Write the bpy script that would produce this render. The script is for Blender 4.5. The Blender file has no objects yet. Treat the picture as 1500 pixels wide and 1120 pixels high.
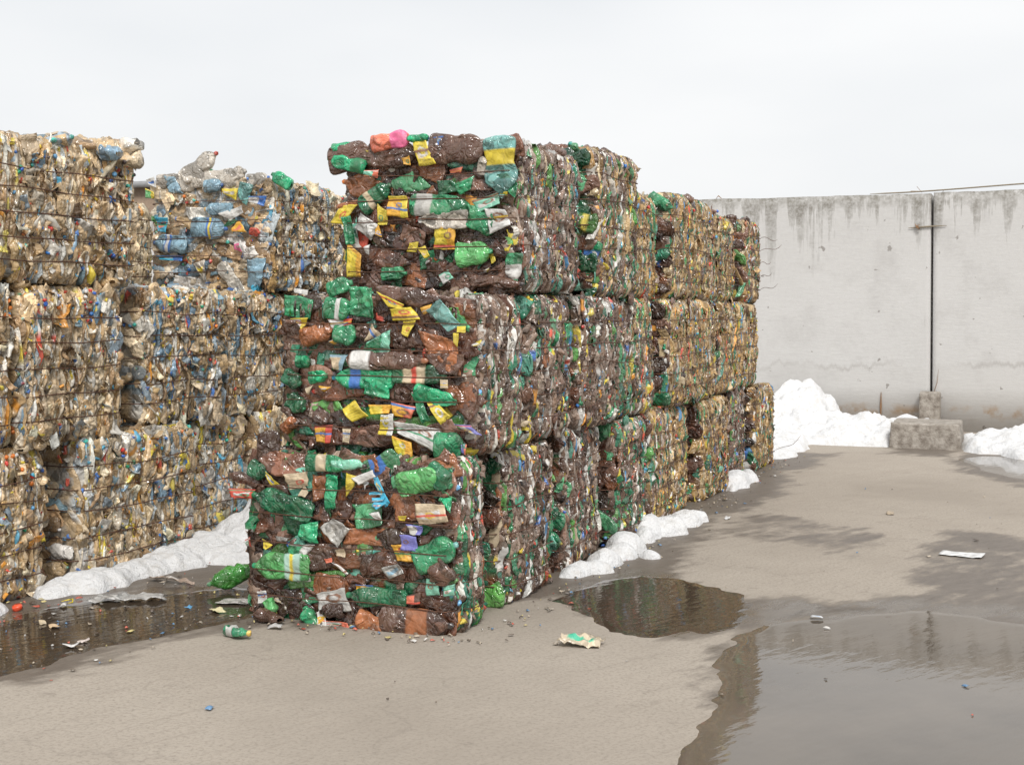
import bpy, math, random
import numpy as np
from mathutils import Matrix, Vector
R = math.radians
S = bpy.context.scene
rng = np.random.default_rng(7)
random.seed(7)

# ------------------------------------------------------------------ camera
FPX, CX, CY, HC = 1957., 750., 500., 1.6
PITCH = math.atan2(42, FPX); YAW = math.atan2(774, FPX)
fw = np.array([-math.sin(YAW)*math.cos(PITCH), math.cos(YAW)*math.cos(PITCH), -math.sin(PITCH)])
rt = np.array([math.cos(YAW), math.sin(YAW), 0.]); up = np.cross(rt, fw)
CAM = np.array([0, 0, HC])
cd = bpy.data.cameras.new('camera'); cam = bpy.data.objects.new('camera', cd); S.collection.objects.link(cam)
cam.matrix_world = Matrix(((rt[0], up[0], -fw[0], 0), (rt[1], up[1], -fw[1], 0), (rt[2], up[2], -fw[2], HC), (0, 0, 0, 1)))
cd.sensor_width = 36; cd.lens = 36*FPX/1500; cd.shift_y = -60/1500; cd.clip_start = .1; cd.clip_end = 3000
S.camera = cam
def ray(px, py): return fw + rt*(px-CX)/FPX - up*(py-CY)/FPX
def G(px, py, z=0.):
    d = ray(px, py); return CAM + d*(z-HC)/d[2]
def PY(px, py, Y):
    d = ray(px, py); return CAM + d*Y/d[1]
def PX(px, py, X):
    d = ray(px, py); return CAM + d*X/d[0]

# ------------------------------------------------------------------ light
SUN_EL, SUN_AZ = R(48), R(150)       # azimuth measured clockwise from +Y
w = bpy.data.worlds.new('World'); S.world = w; w.use_nodes = True
nt = w.node_tree; N = nt.nodes; L = nt.links
bg = N['Background']
sky = N.new('ShaderNodeTexSky'); sky.sky_type = 'NISHITA'; sky.sun_disc = False
sky.sun_elevation = SUN_EL; sky.sun_rotation = SUN_AZ
sky.air_density = 1.5; sky.dust_density = 4
tc = N.new('ShaderNodeTexCoord')
mp = N.new('ShaderNodeMapping'); mp.inputs['Scale'].default_value = (1, 1, 3.2)
cl = N.new('ShaderNodeTexNoise'); cl.inputs['Scale'].default_value = 2.2; cl.inputs['Detail'].default_value = 4; cl.inputs['Roughness'].default_value = .45
L.new(tc.outputs['Generated'], mp.inputs['Vector']); L.new(mp.outputs[0], cl.inputs['Vector'])
cr = N.new('ShaderNodeValToRGB'); cr.color_ramp.elements[0].position = .3; cr.color_ramp.elements[1].position = .7
cr.color_ramp.elements[0].color = (6.7, 6.88, 7.1, 1); cr.color_ramp.elements[1].color = (8.0, 8.02, 8.05, 1)
L.new(cl.outputs['Fac'], cr.inputs['Fac'])
mx = N.new('ShaderNodeMix'); mx.data_type = 'RGBA'; mx.inputs[0].default_value = .95
L.new(sky.outputs[0], mx.inputs[6]); L.new(cr.outputs[0], mx.inputs[7]); L.new(mx.outputs[2], bg.inputs['Color'])
bg.inputs['Strength'].default_value = .075
sd = bpy.data.lights.new('sun', 'SUN'); sd.energy = 1.5; sd.angle = R(16); sd.color = (1, .975, .94)
so = bpy.data.objects.new('sun', sd); S.collection.objects.link(so)
sv = Vector((math.sin(SUN_AZ)*math.cos(SUN_EL), math.cos(SUN_AZ)*math.cos(SUN_EL), math.sin(SUN_EL)))
so.rotation_euler = sv.to_track_quat('Z', 'Y').to_euler()
S.view_settings.view_transform = 'Standard'; S.view_settings.look = 'None'
S.view_settings.exposure = .76; S.view_settings.gamma = 1

# ------------------------------------------------------------------ object helpers
def put(o, parent=None, label=None, cat=None, group=None, kind=None):
    S.collection.objects.link(o)
    if parent is not None: o.parent = parent
    if label: o['label'] = label
    if cat: o['category'] = cat
    if group: o['group'] = group
    if kind: o['kind'] = kind
    return o
def empty(name, loc, label, cat, group=None, rz=0.):
    o = bpy.data.objects.new(name, None); o.location = loc; o.rotation_euler[2] = rz; o.empty_display_size = .2
    return put(o, None, label, cat, group)
def mesh(name, V, F, mat, col=None, smooth=False):
    V = np.ascontiguousarray(V, dtype=np.float32); F = np.asarray(F, dtype=np.int32)
    me = bpy.data.meshes.new(name); me.vertices.add(len(V)); me.vertices.foreach_set('co', V.ravel())
    k = F.shape[1]; me.loops.add(F.size); me.loops.foreach_set('vertex_index', F.ravel())
    me.polygons.add(len(F)); me.polygons.foreach_set('loop_start', np.arange(0, F.size, k, dtype=np.int32))
    me.polygons.foreach_set('loop_total', np.full(len(F), k, dtype=np.int32))
    if smooth: me.polygons.foreach_set('use_smooth', np.ones(len(F), dtype=bool))
    if col is not None:
        a = me.color_attributes.new('Col', 'FLOAT_COLOR', 'POINT')
        a.data.foreach_set('color', np.ascontiguousarray(col, dtype=np.float32).ravel())
    me.materials.append(mat); me.update(calc_edges=True); me.validate(clean_customdata=False)
    return me
def obj(name, V, F, mat, parent=None, col=None, smooth=False, **kw):
    return put(bpy.data.objects.new(name, mesh(name, V, F, mat, col, smooth)), parent, **kw)
def grid_faces(nr, nc, wrap=False):
    i = np.arange(nr-1)[:, None]; j = np.arange(nc if wrap else nc-1)[None, :]; j2 = (j+1) % nc
    return np.stack([i*nc+j, i*nc+j2, (i+1)*nc+j2, (i+1)*nc+j], -1).reshape(-1, 4)
def box_vf(x0, x1, y0, y1, z0, z1):
    V = [(x, y, z) for z in (z0, z1) for (x, y) in ((x0, y0), (x1, y0), (x1, y1), (x0, y1))]
    F = [(3, 2, 1, 0), (4, 5, 6, 7), (0, 1, 5, 4), (1, 2, 6, 5), (2, 3, 7, 6), (3, 0, 4, 7)]
    return np.array(V, float), np.array(F)
def folds(P, seed, freq, n=5):
    """crumpled-foil noise, about -1..1"""
    r = np.random.default_rng(seed); out = np.zeros(len(P)); tot = 0
    for i in range(n):
        d = r.normal(size=3); d /= np.linalg.norm(d); f = freq*(.6+.5*i); a = 1/(1+.45*i)
        wv = r.normal(size=3)*freq*.7
        t = P@d*f + .35*np.sin(P@wv+r.uniform(0, 6)) + r.uniform()
        out += a*(np.abs(2*(t-np.floor(t))-1)*2-1); tot += a
    return out/tot*1.6
def soft(P, seed, freq, n=5):
    r = np.random.default_rng(seed); out = np.zeros(len(P)); tot = 0
    for i in range(n):
        d = r.normal(size=P.shape[1])*freq*(1.6**i)*.7; d2 = r.normal(size=P.shape[1])*freq*(1.6**i)*.5
        a = .62**i; out += a*np.sin(P@d+r.uniform(0, 6)+1.3*np.sin(P@d2+r.uniform(0, 6))); tot += a
    return out/tot
def tube(pts, r=.002, k=5):
    P = np.asarray(pts, float); T = np.gradient(P, axis=0); T /= np.linalg.norm(T, axis=1)[:, None]+1e-9
    a = np.cross(T, (0.12, .2, 1.)); a /= np.linalg.norm(a, axis=1)[:, None]+1e-9; b = np.cross(T, a)
    th = np.arange(k)*2*np.pi/k; rr = np.full(len(P), r); rr[0] *= .3; rr[-1] *= .3
    V = P[:, None]+rr[:, None, None]*(np.cos(th)[None, :, None]*a[:, None]+np.sin(th)[None, :, None]*b[:, None])
    return V.reshape(-1, 3), grid_faces(len(P), k, True)
def join(parts):
    Vs, Fs, Cs, o = [], [], [], 0
    for p in parts:
        Vs.append(p[0]); Fs.append(np.asarray(p[1])+o); o += len(p[0])
        if len(p) > 2: Cs.append(p[2])
    return (np.concatenate(Vs), np.concatenate(Fs)) + ((np.concatenate(Cs),) if Cs else ())

# ------------------------------------------------------------------ materials
def nmat(name):
    m = bpy.data.materials.new(name); m.use_nodes = True; t = m.node_tree
    return m, t, t.nodes, t.links, t.nodes['Principled BSDF']
def noise(N, L, vec, scale, detail=4, rough=.55, dist=0):
    n = N.new('ShaderNodeTexNoise'); n.inputs['Scale'].default_value = scale; n.inputs['Detail'].default_value = detail
    n.inputs['Roughness'].default_value = rough; n.inputs['Distortion'].default_value = dist; L.new(vec, n.inputs['Vector']); return n.outputs['Fac']
def ramp(N, L, fac, stops):
    r = N.new('ShaderNodeValToRGB'); e = r.color_ramp.elements
    while len(e) < len(stops): e.new(.5)
    for k, (p, c) in enumerate(stops): e[k].position = p; e[k].color = (c, c, c, 1) if isinstance(c, (int, float)) else (*c, 1)
    L.new(fac, r.inputs['Fac']); return r.outputs['Color']
def mix(N, L, fac, a, b, mode='MIX'):
    m = N.new('ShaderNodeMix'); m.data_type = 'RGBA'; m.blend_type = mode
    for s, v in ((0, fac), (6, a), (7, b)):
        if hasattr(v, 'links'): L.new(v, m.inputs[s])
        else: m.inputs[s].default_value = v if s == 0 else ((v, v, v, 1) if isinstance(v, (int, float)) else (*v, 1))
    return m.outputs[2]
def mth(N, L, op, a, b=None, c=None, clamp=False):
    m = N.new('ShaderNodeMath'); m.operation = op; m.use_clamp = clamp
    for i, v in enumerate((a, b, c)):
        if v is None: continue
        if hasattr(v, 'links'): L.new(v, m.inputs[i])
        else: m.inputs[i].default_value = v
    return m.outputs[0]
def bump(N, L, h, strength, dist, prev=None):
    b = N.new('ShaderNodeBump'); b.inputs['Distance'].default_value = dist
    if hasattr(strength, 'links'): L.new(strength, b.inputs['Strength'])
    else: b.inputs['Strength'].default_value = strength
    L.new(h, b.inputs['Height'])
    if prev is not None: L.new(prev, b.inputs['Normal'])
    return b.outputs[0]

def make_plastic():
    m, t, N, L, P = nmat('crushed_plastic')
    at = N.new('ShaderNodeAttribute'); at.attribute_name = 'Col'
    g = N.new('ShaderNodeNewGeometry'); pos = g.outputs['Position']
    def ridge(scale, det, dist):
        n = noise(N, L, pos, scale, det, .5, dist)
        return mth(N, L, 'MULTIPLY', mth(N, L, 'ABSOLUTE', mth(N, L, 'SUBTRACT', n, .5)), 2.)
    r1 = ridge(8, 1.2, 1.6); r2 = ridge(21, 1, 1.2); n1 = noise(N, L, pos, 60, 4, .6)
    gloss = mth(N, L, 'SUBTRACT', 1., at.outputs['Alpha'], clamp=True)
    wv = N.new('ShaderNodeVectorMath'); wv.operation = 'ADD'
    nz = N.new('ShaderNodeTexNoise'); nz.inputs['Scale'].default_value = 11; L.new(pos, nz.inputs['Vector'])
    sc = N.new('ShaderNodeVectorMath'); sc.operation = 'SCALE'; sc.inputs['Scale'].default_value = .12; L.new(nz.outputs['Color'], sc.inputs[0])
    L.new(pos, wv.inputs[0]); L.new(sc.outputs[0], wv.inputs[1])
    vo = N.new('ShaderNodeTexVoronoi'); vo.inputs['Scale'].default_value = 15; L.new(wv.outputs[0], vo.inputs['Vector'])
    hs = N.new('ShaderNodeSeparateColor'); L.new(vo.outputs['Color'], hs.inputs[0])
    dirt = ramp(N, L, noise(N, L, pos, 13, 6, .7), [(.45, 0), (.72, 1)])
    c1 = mix(N, L, mth(N, L, 'MULTIPLY', dirt, .22), at.outputs['Color'], (.27, .20, .13))
    # doubled layers of film: each fold keeps more or less pigment
    lay = mth(N, L, 'MULTIPLY_ADD', hs.outputs[0], .95, .48)
    c2 = mix(N, L, mth(N, L, 'MULTIPLY_ADD', gloss, .8, .2), c1, mix(N, L, 1., c1, lay, 'MULTIPLY'))
    # stress-whitened creases and scuffs
    cw = ramp(N, L, r2, [(.0, 1), (.055, 0)]); sf = ramp(N, L, n1, [(.60, 0), (.72, 1)])
    wht = mth(N, L, 'MULTIPLY', mth(N, L, 'MAXIMUM', mth(N, L, 'MULTIPLY', cw, .7), mth(N, L, 'MULTIPLY', sf, .18)), mth(N, L, 'MULTIPLY_ADD', gloss, .26, .04))
    c3 = mix(N, L, wht, c2, (.62, .56, .50))
    L.new(c3, P.inputs['Base Color'])
    rg = mth(N, L, 'ADD', mth(N, L, 'MULTIPLY', at.outputs['Alpha'], .42), mth(N, L, 'MULTIPLY_ADD', dirt, .25, .09))
    L.new(rg, P.inputs['Roughness']); P.inputs['IOR'].default_value = 1.65
    b1 = bump(N, L, r1, mth(N, L, 'MULTIPLY_ADD', gloss, .7, .15), .022)
    b2 = bump(N, L, r2, mth(N, L, 'MULTIPLY_ADD', gloss, .6, .1), .010, b1)
    L.new(bump(N, L, n1, .12, .002, b2), P.inputs['Normal'])
    # thin clear film lets part of what lies behind it through
    rgb = N.new('ShaderNodeSeparateColor'); L.new(at.outputs['Color'], rgb.inputs[0])
    pale = mth(N, L, 'MULTIPLY', mth(N, L, 'SUBTRACT', rgb.outputs[2], .12, clamp=True), 5., clamp=True)
    thin = mth(N, L, 'MULTIPLY', mth(N, L, 'MULTIPLY', pale, gloss), mth(N, L, 'MULTIPLY', hs.outputs[1], .26))
    L.new(mth(N, L, 'SUBTRACT', 1., thin), P.inputs['Alpha'])
    return m
PLA = make_plastic()
def rotmap(N, L, vec, deg, sy):
    """texture space stretched along a heading on the ground"""
    m = N.new('ShaderNodeMapping'); m.vector_type = 'TEXTURE'; m.inputs['Rotation'].default_value = (0, 0, R(deg)); m.inputs['Scale'].default_value = (1, 1/sy, 1); L.new(vec, m.inputs[0]); return m
def simple(name, col, rough, nscale=20, var=.3, bstr=.3, bdist=.005, metal=0., col2=None):
    m, t, N, L, P = nmat(name); g = N.new('ShaderNodeNewGeometry').outputs['Position']
    n = noise(N, L, g, nscale, 6, .65)
    c2 = col2 or tuple(c*(1-var) for c in col)
    L.new(mix(N, L, ramp(N, L, n, [(.35, 0), (.65, 1)]), c2, col), P.inputs['Base Color'])
    P.inputs['Roughness'].default_value = rough; P.inputs['Metallic'].default_value = metal
    L.new(bump(N, L, noise(N, L, g, nscale*4, 4), bstr, bdist), P.inputs['Normal']); return m
WIRE = simple('rusty_baling_wire', (.085, .05, .038), .6, 60, .5, .2, .001, .3, (.17, .075, .04))
RUST = simple('rusted_steel', (.33, .19, .10), .8, 40, .4)
WOODISH = simple('weathered_bar', (.30, .25, .18), .8, 40, .3)

def make_snow():
    m, t, N, L, P = nmat('old_snow'); g = N.new('ShaderNodeNewGeometry').outputs['Position']
    d = ramp(N, L, noise(N, L, g, 9, 8, .75), [(.50, 0), (.70, 1)])
    sp = ramp(N, L, noise(N, L, g, 70, 3, .6), [(.63, 0), (.70, 1)])
    c = mix(N, L, mth(N, L, 'MULTIPLY', d, .4), (.77, .77, .77), (.48, .42, .34))
    c = mix(N, L, mth(N, L, 'MULTIPLY', sp, .3), c, (.3, .25, .2))
    L.new(c, P.inputs['Base Color']); P.inputs['Roughness'].default_value = .75
    P.inputs['Subsurface Weight'].default_value = .0; P.inputs['Subsurface Radius'].default_value = (.03, .03, .035); P.inputs['Subsurface Scale'].default_value = .5
    b = bump(N, L, noise(N, L, g, 11, 6, .65), .9, .05); L.new(bump(N, L, noise(N, L, g, 90, 4, .6), .6, .008, b), P.inputs['Normal'])
    return m
SNOW = make_snow()

def make_wall():
    m, t, N, L, P = nmat('rendered_concrete_wall')
    gg = N.new('ShaderNodeNewGeometry').outputs['Position']; sx = N.new('ShaderNodeSeparateXYZ'); L.new(gg, sx.inputs[0]); z = sx.outputs['Z']
    big = noise(N, L, gg, .9, 5, .6); fine = noise(N, L, gg, 22, 5, .7)
    c = mix(N, L, ramp(N, L, big, [(.3, 0), (.7, 1)]), (.53, .52, .505), (.58, .57, .555))
    c = mix(N, L, ramp(N, L, fine, [(.35, 0), (.7, .6)]), c, (.61, .60, .585))
    # algae running down from the top edge: streaks (x-scaled noise), strength falls with depth below the top
    mpn = N.new('ShaderNodeMapping'); mpn.inputs['Scale'].default_value = (3.4, 1, .22); L.new(gg, mpn.inputs[0])
    st = noise(N, L, mpn.outputs[0], 1.6, 5, .62)
    depth = mth(N, L, 'SUBTRACT', 3.22, z)
    reach = mth(N, L, 'MULTIPLY', mth(N, L, 'SUBTRACT', st, .47, clamp=True), 6.5)
    wide = noise(N, L, gg, .55, 4, .6)
    reach = mth(N, L, 'MULTIPLY', reach, ramp(N, L, wide, [(.34, .15), (.62, 1.25)]))
    reach = mth(N, L, 'ADD', reach, mth(N, L, 'MULTIPLY_ADD', noise(N, L, gg, 2.3, 5, .7), .5, -.08))
    k = mth(N, L, 'SUBTRACT', 1., mth(N, L, 'DIVIDE', depth, reach), clamp=True)
    k = mth(N, L, 'MULTIPLY', k, ramp(N, L, noise(N, L, gg, 14, 7, .78), [(.36, .1), (.62, 1)]))
    k = mth(N, L, 'POWER', k, .75, clamp=True)
    c = mix(N, L, mth(N, L, 'MULTIPLY', k, .88), c, (.13, .115, .085))
    # damp / patched plaster towards the bottom with a brownish line and rust blotches
    wob = mth(N, L, 'MULTIPLY_ADD', noise(N, L, mpn.outputs[0], 1.3, 5, .6), .5, .62)
    low = mth(N, L, 'SUBTRACT', wob, z)
    line = mth(N, L, 'SUBTRACT', 1., mth(N, L, 'MULTIPLY', mth(N, L, 'ABSOLUTE', low), 22.), clamp=True)
    c = mix(N, L, mth(N, L, 'MULTIPLY', line, ramp(N, L, big, [(.4, 0), (.6, .55)])), c, (.33, .31, .29))
    below = ramp(N, L, mth(N, L, 'MULTIPLY_ADD', low, 6., .5, clamp=True), [(0, 0), (1, 1)])
    c = mix(N, L, mth(N, L, 'MULTIPLY', below, .3), c, (.52, .505, .48))
    wob2 = mth(N, L, 'MULTIPLY_ADD', noise(N, L, mpn.outputs[0], 2.1, 5, .6), .16, .18)
    rb = mth(N, L, 'SUBTRACT', 1., mth(N, L, 'MULTIPLY', mth(N, L, 'ABSOLUTE', mth(N, L, 'SUBTRACT', z, wob2)), 9.), clamp=True)
    rb = mth(N, L, 'MULTIPLY', rb, ramp(N, L, noise(N, L, gg, 3.1, 6, .7), [(.42, 0), (.56, .8)]))
    c = mix(N, L, rb, c, (.42, .27, .14))
    pk = ramp(N, L, noise(N, L, gg, 7.5, 3, .5), [(.705, 0), (.73, .8)])
    c = mix(N, L, pk, c, (.24, .22, .20))
    sm = ramp(N, L, noise(N, L, gg, 1.7, 7, .7), [(.52, 0), (.7, .4)])
    c = mix(N, L, sm, c, (.40, .385, .37))
    L.new(c, P.inputs['Base Color']); P.inputs['Roughness'].default_value = .9
    mp2 = N.new('ShaderNodeMapping'); mp2.inputs['Scale'].default_value = (1, 1, 5); L.new(gg, mp2.inputs[0])
    b = bump(N, L, noise(N, L, mp2.outputs[0], 6, 5, .6), .16, .02); L.new(bump(N, L, noise(N, L, gg, 80, 4, .7), .35, .006, b), P.inputs['Normal'])
    return m
WALL = make_wall()
BLOCK = simple('pitted_concrete', (.44, .40, .35), .9, 12, .45, .8, .012, 0, (.20, .17, .14))

def make_ground():
    m, t, N, L, P = nmat('concrete_yard')
    g = N.new('ShaderNodeNewGeometry').outputs['Position']
    at = N.new('ShaderNodeAttribute'); at.attribute_name = 'Col'
    sp = N.new('ShaderNodeSeparateColor'); L.new(at.outputs['Color'], sp.inputs[0])
    # red: signed distance to damp area (metres, + inside, offset .5); green: the same for standing water film
    rot = rotmap(N, L, g, 66, 3.2)
    edge = noise(N, L, rot.outputs[0], 2.4, 8, .68)
    edge2 = noise(N, L, g, 1.6, 8, .6)
    e = mth(N, L, 'MULTIPLY', mth(N, L, 'SUBTRACT', mth(N, L, 'ADD', edge, edge2), 1.), .75)
    wet = mth(N, L, 'MULTIPLY', mth(N, L, 'ADD', mth(N, L, 'SUBTRACT', sp.outputs['Red'], .5), e), 5.5, clamp=True)
    filmv = mth(N, L, 'MULTIPLY', mth(N, L, 'ADD', mth(N, L, 'SUBTRACT', sp.outputs['Green'], .5), mth(N, L, 'MULTIPLY', e, .8)), 4.5, clamp=True)
    streak = noise(N, L, rot.outputs[0], 5, 7, .7)
    big = noise(N, L, g, 1.1, 5, .6); fine = noise(N, L, g, 55, 5, .75)
    c = mix(N, L, ramp(N, L, big, [(.3, 0), (.7, 1)]), (.365, .316, .262), (.43, .377, .316))
    c = mix(N, L, ramp(N, L, streak, [(.48, 0), (.82, .35)]), c, (.28, .242, .20))
    c = mix(N, L, ramp(N, L, fine, [(.32, .75), (.52, 0)]), c, (.22, .19, .155))
    spots = ramp(N, L, noise(N, L, g, 5, 9, .8), [(.58, 0), (.72, .7)])
    c = mix(N, L, spots, c, (.17, .145, .12))
    lg = rotmap(N, L, g, 69, 16)
    c = mix(N, L, ramp(N, L, noise(N, L, lg.outputs[0], 2.2, 6, .6), [(.55, 0), (.75, .45)]), c, (.25, .21, .17))
    c = mix(N, L, ramp(N, L, noise(N, L, g, .55, 6, .62), [(.47, 0), (.62, .5)]), c, (.25, .212, .172))
    ck = N.new('ShaderNodeTexVoronoi'); ck.feature = 'DISTANCE_TO_EDGE'; ck.inputs['Scale'].default_value = .42
    cn = N.new('ShaderNodeTexNoise'); cn.inputs['Scale'].default_value = 2.5; cn.inputs['Detail'].default_value = 6; L.new(g, cn.inputs['Vector'])
    cs = N.new('ShaderNodeVectorMath'); cs.operation = 'SCALE'; cs.inputs['Scale'].default_value = .8; L.new(cn.outputs['Color'], cs.inputs[0])
    ca = N.new('ShaderNodeVectorMath'); ca.operation = 'ADD'; L.new(g, ca.inputs[0]); L.new(cs.outputs[0], ca.inputs[1]); L.new(ca.outputs[0], ck.inputs['Vector'])
    c = mix(N, L, ramp(N, L, ck.outputs['Distance'], [(.0, .16), (.005, 0)]), c, (.10, .085, .07))
    damp = mix(N, L, ramp(N, L, streak, [(.3, 0), (.7, 1)]), (.125, .102, .082), (.185, .155, .127))
    c = mix(N, L, wet, c, damp)
    c = mix(N, L, filmv, c, mix(N, L, ramp(N, L, edge, [(.4, 0), (.6, 1)]), (.095, .076, .058), (.14, .115, .09)))
    L.new(c, P.inputs['Base Color'])
    rg = mth(N, L, 'SUBTRACT', mth(N, L, 'MULTIPLY_ADD', wet, -.42, .9), mth(N, L, 'MULTIPLY', filmv, .36))
    L.new(rg, P.inputs['Roughness'])
    P.inputs['IOR'].default_value = 1.42
    hb = mth(N, L, 'MULTIPLY_ADD', filmv, -.82, .9)
    b = bump(N, L, streak, hb, .004); L.new(bump(N, L, fine, hb, .0025, b), P.inputs['Normal'])
    return m
GROUND = make_ground()
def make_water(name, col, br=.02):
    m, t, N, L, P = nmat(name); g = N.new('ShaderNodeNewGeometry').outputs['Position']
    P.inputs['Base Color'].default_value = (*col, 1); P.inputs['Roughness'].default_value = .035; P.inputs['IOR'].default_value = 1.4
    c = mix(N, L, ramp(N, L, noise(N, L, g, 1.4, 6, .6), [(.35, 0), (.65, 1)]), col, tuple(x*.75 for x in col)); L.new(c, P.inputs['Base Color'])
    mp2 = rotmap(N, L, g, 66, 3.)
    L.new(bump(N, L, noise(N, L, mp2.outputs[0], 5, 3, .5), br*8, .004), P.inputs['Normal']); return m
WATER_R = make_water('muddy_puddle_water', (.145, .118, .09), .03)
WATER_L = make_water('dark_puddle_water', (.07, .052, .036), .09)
GLASSY = simple('grey_roof_sheet', (.30, .31, .32), .6, 6, .2)
SHEDW = simple('tan_brick', (.30, .22, .16), .9, 8, .25)

# ------------------------------------------------------------------ ground sheet with damp and water masks
def poly_sd(P, poly):
    """signed distance, + inside"""
    poly = np.asarray(poly)[:, :2]; n = len(poly); d = np.full(len(P), 1e9); ins = np.zeros(len(P), bool)
    for i in range(n):
        a, b = poly[i], poly[(i+1) % n]; ab = b-a; t = np.clip(((P-a)@ab)/(ab@ab+1e-12), 0, 1)
        d = np.minimum(d, np.linalg.norm(P-a-t[:, None]*ab, axis=1))
        c = (a[1] > P[:, 1]) != (b[1] > P[:, 1]); xi = (b[0]-a[0])*(P[:, 1]-a[1])/(b[1]-a[1]+1e-12)+a[0]
        ins ^= c & (P[:, 0] < xi)
    return np.where(ins, d, -d)
def gp(pts): return [G(*p)[:2] for p in pts]
damp_polys = [
    gp([(1120, 655), (1180, 662), (1250, 662), (1170, 695), (1150, 730), (1085, 760), (1040, 795), (1000, 832), (1020, 850), (1060, 868), (1150, 872), (1250, 880), (1190, 910), (1110, 940), (1095, 1010), (1040, 1060), (1010, 990), (1035, 930), (960, 935), (880, 905), (800, 880), (700, 900), (640, 800), (900, 700), (1080, 650)]),
    gp([(1020, 775), (1060, 752), (1130, 750), (1200, 765), (1280, 772), (1300, 800), (1260, 815), (1200, 812), (1130, 795)]),
    gp([(1345, 825), (1335, 790), (1400, 775), (1500, 780), (1560, 815), (1600, 900), (1500, 905), (1300, 905), (1250, 885), (1330, 862)]),
    gp([(1090, 1000), (1100, 930), (1200, 895), (1400, 885), (1600, 885), (2000, 1300), (1020, 1300)]),
    gp([(-900, 1150), (-300, 1010), (30, 1002), (110, 985), (230, 945), (330, 928), (420, 915), (520, 925), (600, 880), (520, 780), (360, 760), (0, 860), (-300, 900), (-900, 960)]),
    gp([(1390, 662), (1540, 664), (1560, 725), (1440, 700), (1380, 684)]),
    gp([(1290, 650), (1410, 658), (1410, 672), (1290, 664)]),
]
film_polys = [
    gp([(800, 870), (850, 845), (930, 832), (1000, 842), (1085, 868), (1100, 890), (1080, 925), (1060, 965), (1020, 1000), (1030, 940), (950, 930), (870, 905), (830, 885)]),
    gp([(-500, 1010), (0, 985), (90, 960), (180, 935), (300, 920), (400, 900), (430, 860), (350, 842), (250, 850), (100, 872), (-40, 905), (-500, 950)]),
    gp([(1060, 890), (1160, 870), (1250, 880), (1380, 878), (1500, 888), (1600, 900), (1500, 912), (1300, 905), (1180, 915), (1110, 945)]),
]
def axis(lo, hi, dl, dh, step, n=26):
    mid = np.arange(dl, dh, step); a = dl-np.geomspace(step, dl-lo, n)[::-1]; b = dh+np.geomspace(step, hi-dh, n)
    return np.concatenate([a, mid, [dh], b])
gx_, gy_ = axis(-300, 300, -7, 3, .05), axis(-60, 500, 2.5, 18, .05)
XX, YY = np.meshgrid(gx_, gy_)
GPp = np.stack([XX.ravel(), YY.ravel()], 1)
dsd = np.max([np.minimum(poly_sd(GPp, p), .09 if i == 1 else (.2 if i == 2 else 9)) for i, p in enumerate(damp_polys)], 0); fsd = np.max([poly_sd(GPp, p) for p in film_polys], 0)
gcol = np.zeros((len(GPp), 4)); gcol[:, 0] = np.clip(dsd, -.5, 1)+.5; gcol[:, 1] = np.clip(fsd, -.5, 1)+.5; gcol[:, 3] = 1
gz_ = 0*GPp[:, 0]
obj('ground', np.c_[GPp, gz_], grid_faces(len(gy_), len(gx_)), GROUND, None, gcol, True, kind='structure')

def puddle(poly, mat, seed, name='puddle'):
    """water surface whose rim dips under the concrete, so the shoreline is where the two really meet"""
    poly = np.array(poly); res = .022; lo = np.maximum(poly.min(0)-.2, (-8, 3)); hi = np.minimum(poly.max(0)+.2, (3, 20))
    xs, ys = np.arange(lo[0], hi[0], res), np.arange(lo[1], hi[1], res); X, Y = np.meshgrid(xs, ys); P = np.stack([X.ravel(), Y.ravel()], 1)
    a = R(-69); Q = np.stack([P[:, 0]*math.cos(a)-P[:, 1]*math.sin(a), 3.2*(P[:, 0]*math.sin(a)+P[:, 1]*math.cos(a))], 1)
    sd = poly_sd(P, poly)+.06*soft(Q, seed, 2.2, 5)+.022*soft(Q, seed+1, 7, 4)+.012*soft(P, seed+2, 25, 3)
    z = np.clip(sd*.05, -.003, .0028); V = np.c_[P, z]; F = grid_faces(len(ys), len(xs)); F = F[(V[F][:, :, 2] > -.0028).any(1)]
    used = np.unique(F); mp_ = np.full(len(V), -1); mp_[used] = np.arange(len(used))
    return obj(name, V[used], mp_[F], mat, None, None, True, kind='structure')
puddle(gp([(1045, 1010), (1062, 965), (1078, 930), (1120, 915), (1200, 908), (1260, 902), (1330, 896), (1400, 900), (1470, 912), (1560, 918), (1800, 1020), (1800, 1250), (985, 1250), (1015, 1100)]), WATER_R, 5)
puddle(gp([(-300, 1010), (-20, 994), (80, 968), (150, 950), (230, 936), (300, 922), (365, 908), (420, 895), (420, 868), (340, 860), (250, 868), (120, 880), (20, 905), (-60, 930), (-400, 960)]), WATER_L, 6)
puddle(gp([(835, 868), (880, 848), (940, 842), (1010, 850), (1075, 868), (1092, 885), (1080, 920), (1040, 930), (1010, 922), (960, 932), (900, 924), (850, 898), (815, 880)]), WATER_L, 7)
puddle(gp([(1402, 672), (1440, 668), (1500, 672), (1600, 680), (1620, 706), (1500, 702), (1450, 692)]), WATER_R, 8)

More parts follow.
